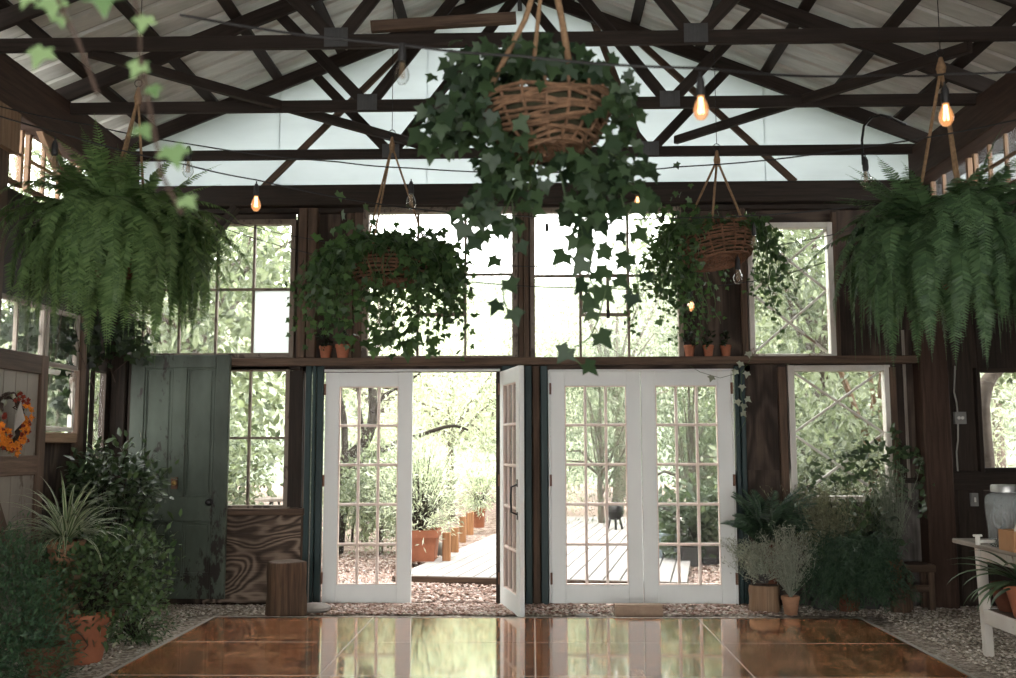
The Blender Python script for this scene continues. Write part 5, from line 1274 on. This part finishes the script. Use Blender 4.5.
for _ in range(1500):
    x, y = g.uniform(325, 500), 372 + abs(g.normal()) * 38 - 30; lv.add(at(x, y, YL + g.uniform(-.2, 1.2)), g.normal(size=3) - np.array((0, 0, .4)), g.normal(size=3) + np.array((0, -.3, 1)), .09 * g.uniform(.6, 1.2))
lv.build('foliage', LANCE, 'leaf_garden_pale', lt)
tt = thing('tree', 'grey bent tree trunk just outside the lean-to window', 'tree', at(986, 560, 9.6)); q = MB(); q.tube([Vector((at(986, 560, 9.6).x, 9.6, 0))] + [at(x, y, 9.6) for x, y in ((985, 460), (983, 430), (982, 405), (985, 385), (993, 374), (1010, 360), (1040, 350))], [.1, .085, .075, .07, .075, .06, .05, .03], 10); q.build('trunk', 'bark', tt)
g = np.random.default_rng(301); lv = LV()
for _ in range(700): lv.add(at(g.uniform(975, 1075), 350 + g.normal() * 20, 9.7 + g.uniform(-.1, .6)), g.normal(size=3), g.normal(size=3) + np.array((0, 0, 1)), .08)
lv.build('foliage', OVATE, 'leaf_garden', tt)
wt = thing('tree', 'twisted thin brown trunk outside the right side of the X-braced lower window', 'tree', at(870, 560, 9.8)); q = MB()
for P in (((868, 560), (872, 480), (866, 440), (874, 400), (868, 360), (850, 300)), ((872, 480), (882, 430), (880, 390), (884, 350)), ((866, 440), (852, 400), (840, 370))): q.tube([at(x, y, 9.9) for x, y in P], [.035 - .004 * i for i in range(len(P))], 8)
q.build('trunk', 'tan_wood', wt); lv = LV()
for _ in range(900): lv.add(at(830 + g.uniform(0, 60), 310 + g.normal() * 35, 10 + g.uniform(-.2, .6)), g.normal(size=3), g.normal(size=3) + np.array((0, 0, 1)), .08)
lv.build('foliage', LANCE, 'leaf_garden', wt)
# wooded hill
P = []
for i in range(41):
    X = -70 + 3.5 * i; row = []
    for j in range(14):
        Y = 34 + 3.5 * j; h = 11.0 * (1 - math.exp(-((Y - 34) / 16) ** 2)) * (1 + .12 * math.sin(X * .07 + 1)) + .9 * math.sin(X * 1.9 + j * 2.1) * min(1, j / 2) ; row.append((X, Y, h - .4))
    P.append(row)
q = MB(); q.sheet(P); struct(q.build('hill', 'hill_green'))

# deck
zd = .07; A = fl(395, 575, zd); B_ = fl(700, 582.5, zd); ex = (B_ - A); wdk = ex.length; ex.normalize(); ey = Vector((-ex.y, ex.x, 0)); 
dk = sroot('deck', (A.x, A.y, 0)); q = MB(); nb = int(wdk / .16)
for k in range(nb):
    a = A + ex * (k * .16 + .08); q.beam(a, a + ey * 8.5, .147, .035, (0, 0, 1), .004)
for v in q.v: v.z -= .0175
q.build('deck_boards', 'deck_wood', dk); q = MB(); q.beam(A - ex * .02 + Vector((0, 0, -.05)) - ey * .012, A + ex * wdk + Vector((0, 0, -.05)) - ey * .012, .024, .09); q.build('fascia_board', 'brown_wood', dk)
def post(px0, px1, pyt, pyb, label, mat='post_wood'):
    b = fl((px0 + px1) / 2, pyb, zd); x0, x1, h = at(px0, pyb, b.y).x, at(px1, pyb, b.y).x, at(px0, pyt, b.y).z; q = MB(); w_ = x1 - x0
    q.beam((b.x, b.y + w_ / 2, zd), (b.x, b.y + w_ / 2, h), w_ * 1.1, w_, (0, 1, 0), .012); o = q.build('log_post', mat); return tag(o, label, 'post', 'log posts along the deck')
post(442.5, 450, 533, 561, 'short brown log post on the deck edge, nearest to the large orange planter'); post(451, 458, 528, 552.5, 'short brown log post on the deck edge, second from the large orange planter'); post(459.5, 465.5, 517, 542.5, 'short brown log post on the deck edge, second from the far clay pot'); post(466.5, 473, 512, 535, 'short brown log post on the deck edge, next to the far clay pot')
b = fl(479, 527.5, zd); rp = at(485.5, 527, b.y).x - b.x; hp2 = at(479, 507.5, b.y).z - zd
fp_ = thing('potted_shrub', 'round clay pot with a pale shrub at the far end of the log posts', 'potted plant', b); add_pot(fp_, b, rp * 1.05, hp2, 'terracotta', taper=.75); bush(fp_, b + Vector((0, 0, hp2 + .3)), (.34, .3, .36), 1800, LANCE, 'leaf_garden_pale', .1, 401, base=b + Vector((0, 0, hp2)))
b = fl(417, 562, zd); x0, x1 = at(398, 562, b.y).x, at(437.5, 545, b.y).x; hpl = at(417, 530.5, b.y).z; wpl = x1 - x0
op = thing('planter', 'large orange clay planter with a pale shrub beside the closed left door leaf', 'planter', (x0 + wpl / 2, b.y + wpl / 2, zd))
q = MB(); cx, cy = x0 + wpl / 2, b.y + wpl / 2; S4 = math.sqrt(2); hh_ = hpl - zd
def sq(r, z): return [Vector((cx + sx_ * r, cy + sy_ * r, zd + z)) for sx_, sy_ in ((-1, -1), (1, -1), (1, 1), (-1, 1))]
rings = [sq(wpl * .4, 0), sq(wpl * .46, hh_ * .76), sq(wpl * .5, hh_ * .76), sq(wpl * .5, hh_), sq(wpl * .46, hh_), sq(wpl * .45, hh_ * .86)]; n = len(q.v)
for r_ in rings: q.v += r_
for i in range(5):
    for k in range(4): q.face([n + i * 4 + k, n + i * 4 + (k + 1) % 4, n + (i + 1) * 4 + (k + 1) % 4, n + (i + 1) * 4 + k])
q.face([n + 20, n + 21, n + 22, n + 23]); q.build('pot', 'terracotta', op)
bush(op, (cx - .02, cy + .12, hpl + .42), (.5, .4, .55), 3600, LANCE, 'leaf_garden_pale', .085, 402, base=(cx, cy, hpl - .03)); q = MB(); q.tube([(cx - .05, cy - .1, hpl - .03), at(418, 515, cy), at(424, 502, cy), at(431, 492, cy)], .012, 6); q.build('branch', 'bark_dark', op)
rock('stone', 'grey slab of stone between the large orange planter and the first log post', 'stone', 438.5, 561, .13, seed=8, sq=(.8, .6, 1.6)).location.z = zd
# dark things beyond the closed doors
def gbox(name, label, cat, px0, px1, pyt, pyb, dep, mat, build, z=0.0, group=None):
    b = fl((px0 + px1) / 2, pyb, z); x0, x1, h = at(px0, pyb, b.y).x, at(px1, pyb, b.y).x, at(px0, pyt, b.y).z
    root = thing(name, label, cat, ((x0 + x1) / 2, b.y, z), group); build(root, x0, x1, b.y, b.y + dep, z, h, mat); return root
def planter(root, x0, x1, y0, y1, z, h, mat):
    q = MB()
    for a in ((x0, x1, y0, y0 + .03), (x0, x1, y1 - .03, y1), (x0, x0 + .03, y0 + .03, y1 - .03), (x1 - .03, x1, y0 + .03, y1 - .03)): q.box(*a, z, h, .006, 0 if a[1] - a[0] > .1 else 1)
    for zz in (z + (h - z) * .33, z + (h - z) * .66): q.box(x0 - .006, x1 + .006, y0 - .006, y0, zz - .01, zz + .01, .002, 0)
    q.build('planter_box', mat, root); q = MB(); q.box(x0 + .03, x1 - .03, y0 + .03, y1 - .03, h - .06, h - .03); q.build('soil', 'soil', root)
    bush(root, ((x0 + x1) / 2, (y0 + y1) / 2, h + .35), (.35, .3, .45), 700, OVATE, 'leaf_garden_dark', .11, int(x0 * 100) + 500, base=((x0 + x1) / 2, (y0 + y1) / 2, h - .04))
gbox('planter_box', 'dark raised planter box behind the right door leaf, nearer its middle', 'planter', 682, 700, 548, 567, .5, 'dark_planter', planter)
gbox('planter_box', 'dark raised planter box behind the rightmost panes of the right door leaf', 'planter', 704, 722, 547, 565, .5, 'dark_planter', planter)
def bench(root, x0, x1, y0, y1, z, h, mat):
    q = MB(); q.box(x0, x1, y0, y1, h - .05, h, .005, 0); q.build('seat', mat, root)
    for x in (x0 + .03, x1 - .1):
        for y in (y0 + .02, y1 - .09): q = MB(); q.box(x, x + .07, y, y + .07, z, h - .05, .004, 2); q.build('leg', mat, root)
    q = MB(); q.box(x0 + .05, x1 - .05, y0 + .03, y0 + .06, z + .12, h - .06, .003, 0); q.build('front_panel', mat, root)
gbox('bench', 'pale blue-grey wooden bench on the deck behind the right door leaf', 'bench', 654, 681, 534, 558, .45, 'pale_blue_paint', bench, zd)
def grill(root, x0, x1, y0, y1, z, h, mat):
    c = Vector(((x0 + x1) / 2, (y0 + y1) / 2, 0)); r = (x1 - x0) / 2
    q = MB(); q.lathe([(0, h * .42), (r * .6, h * .46), (r * .95, h * .6), (r, h * .7)], c, 24); q.build('bowl', mat, root)
    q = MB(); q.lathe([(r, h * .705), (r * .96, h * .8), (r * .6, h * .95), (r * .15, h), (.0, h)], c, 24); q.build('lid', mat, root)
    for k in range(3): a = .5 + k * 2.1; q = MB(); q.tube([c + Vector((math.cos(a) * r * .6, math.sin(a) * r * .6, h * .5)), c + Vector((math.cos(a) * r * .95, math.sin(a) * r * .95, z))], .018, 6); q.build('leg', mat, root)
    q = MB(); q.tube([c + Vector((-.05, 0, h)), c + Vector((-.04, 0, h + .05)), c + Vector((.04, 0, h + .05)), c + Vector((.05, 0, h))], .01, 6); q.build('handle', mat, root)
gbox('kettle_grill', 'black kettle grill at the back of the deck behind the left door leaf', 'grill', 608, 626, 503, 531, .6, 'black_metal', grill, zd)
def crate(root, x0, x1, y0, y1, z, h, mat):
    q = MB(); n = 5
    for k in range(n): zz = z + (h - z) * k / n; q.box(x0, x1, y0, y0 + .02, zz + .005, zz + (h - z) / n - .005, .003, 0); q.box(x0, x0 + .02, y0 + .02, y1, zz + .005, zz + (h - z) / n - .005, .003, 1); q.box(x1 - .02, x1, y0 + .02, y1, zz + .005, zz + (h - z) / n - .005, .003, 1)
    q.box(x0, x1, y1 - .02, y1, z, h, .003); q.build('slats', mat, root); q = MB(); q.box(x0 - .02, x1 + .02, y0 - .02, y1 + .02, h, h + .03, .004); q.build('lid', mat, root)
gbox('storage_crate', 'dark slatted crate behind the pale bench, seen through the right door leaf', 'crate', 656, 674, 508, 537, .6, 'dark_planter', crate, zd)
b = at(274, 498, 10.6); gt = thing('garden_table', 'small grey garden table outside the bottom right pane of the lower left window', 'table', (b.x, 10.6, 0)); q = MB(); q.lathe([(0, b.z - .03), (.2, b.z - .03), (.205, b.z - .015), (.2, b.z), (0, b.z)], (b.x, 10.6, 0), 24); q.build('tabletop', 'grey_wood', gt)
for k in range(3): a = k * 2.09; q = MB(); q.tube([(b.x + .05 * math.cos(a), 10.6 + .05 * math.sin(a), b.z - .03), (b.x + .18 * math.cos(a), 10.6 + .18 * math.sin(a), 0)], .012, 6); q.build('leg', 'black_metal', gt)
for k, o in proto.items():
    if k not in used: raise SystemExit('unused tree ' + k)

# ------------------------------------------------------------------ light
w = bpy.data.worlds.new('sky'); sc.world = w; w.use_nodes = True
bg = w.node_tree.nodes['Background']; bg.inputs[0].default_value = (1.0, .99, .97, 1); bg.inputs[1].default_value = 9.0
sc.view_settings.view_transform = 'Standard'; sc.view_settings.look = 'None'
sc.view_settings.exposure = 0; sc.view_settings.gamma = 1; sc.view_settings.use_curve_mapping = False
sc.cycles.max_bounces = 8; sc.cycles.diffuse_bounces = 4; sc.cycles.glossy_bounces = 3; sc.cycles.transmission_bounces = 6; sc.cycles.transparent_max_bounces = 24
sc.cycles.caustics_reflective = False; sc.cycles.caustics_refractive = False
sc.cycles.sample_clamp_indirect = 6
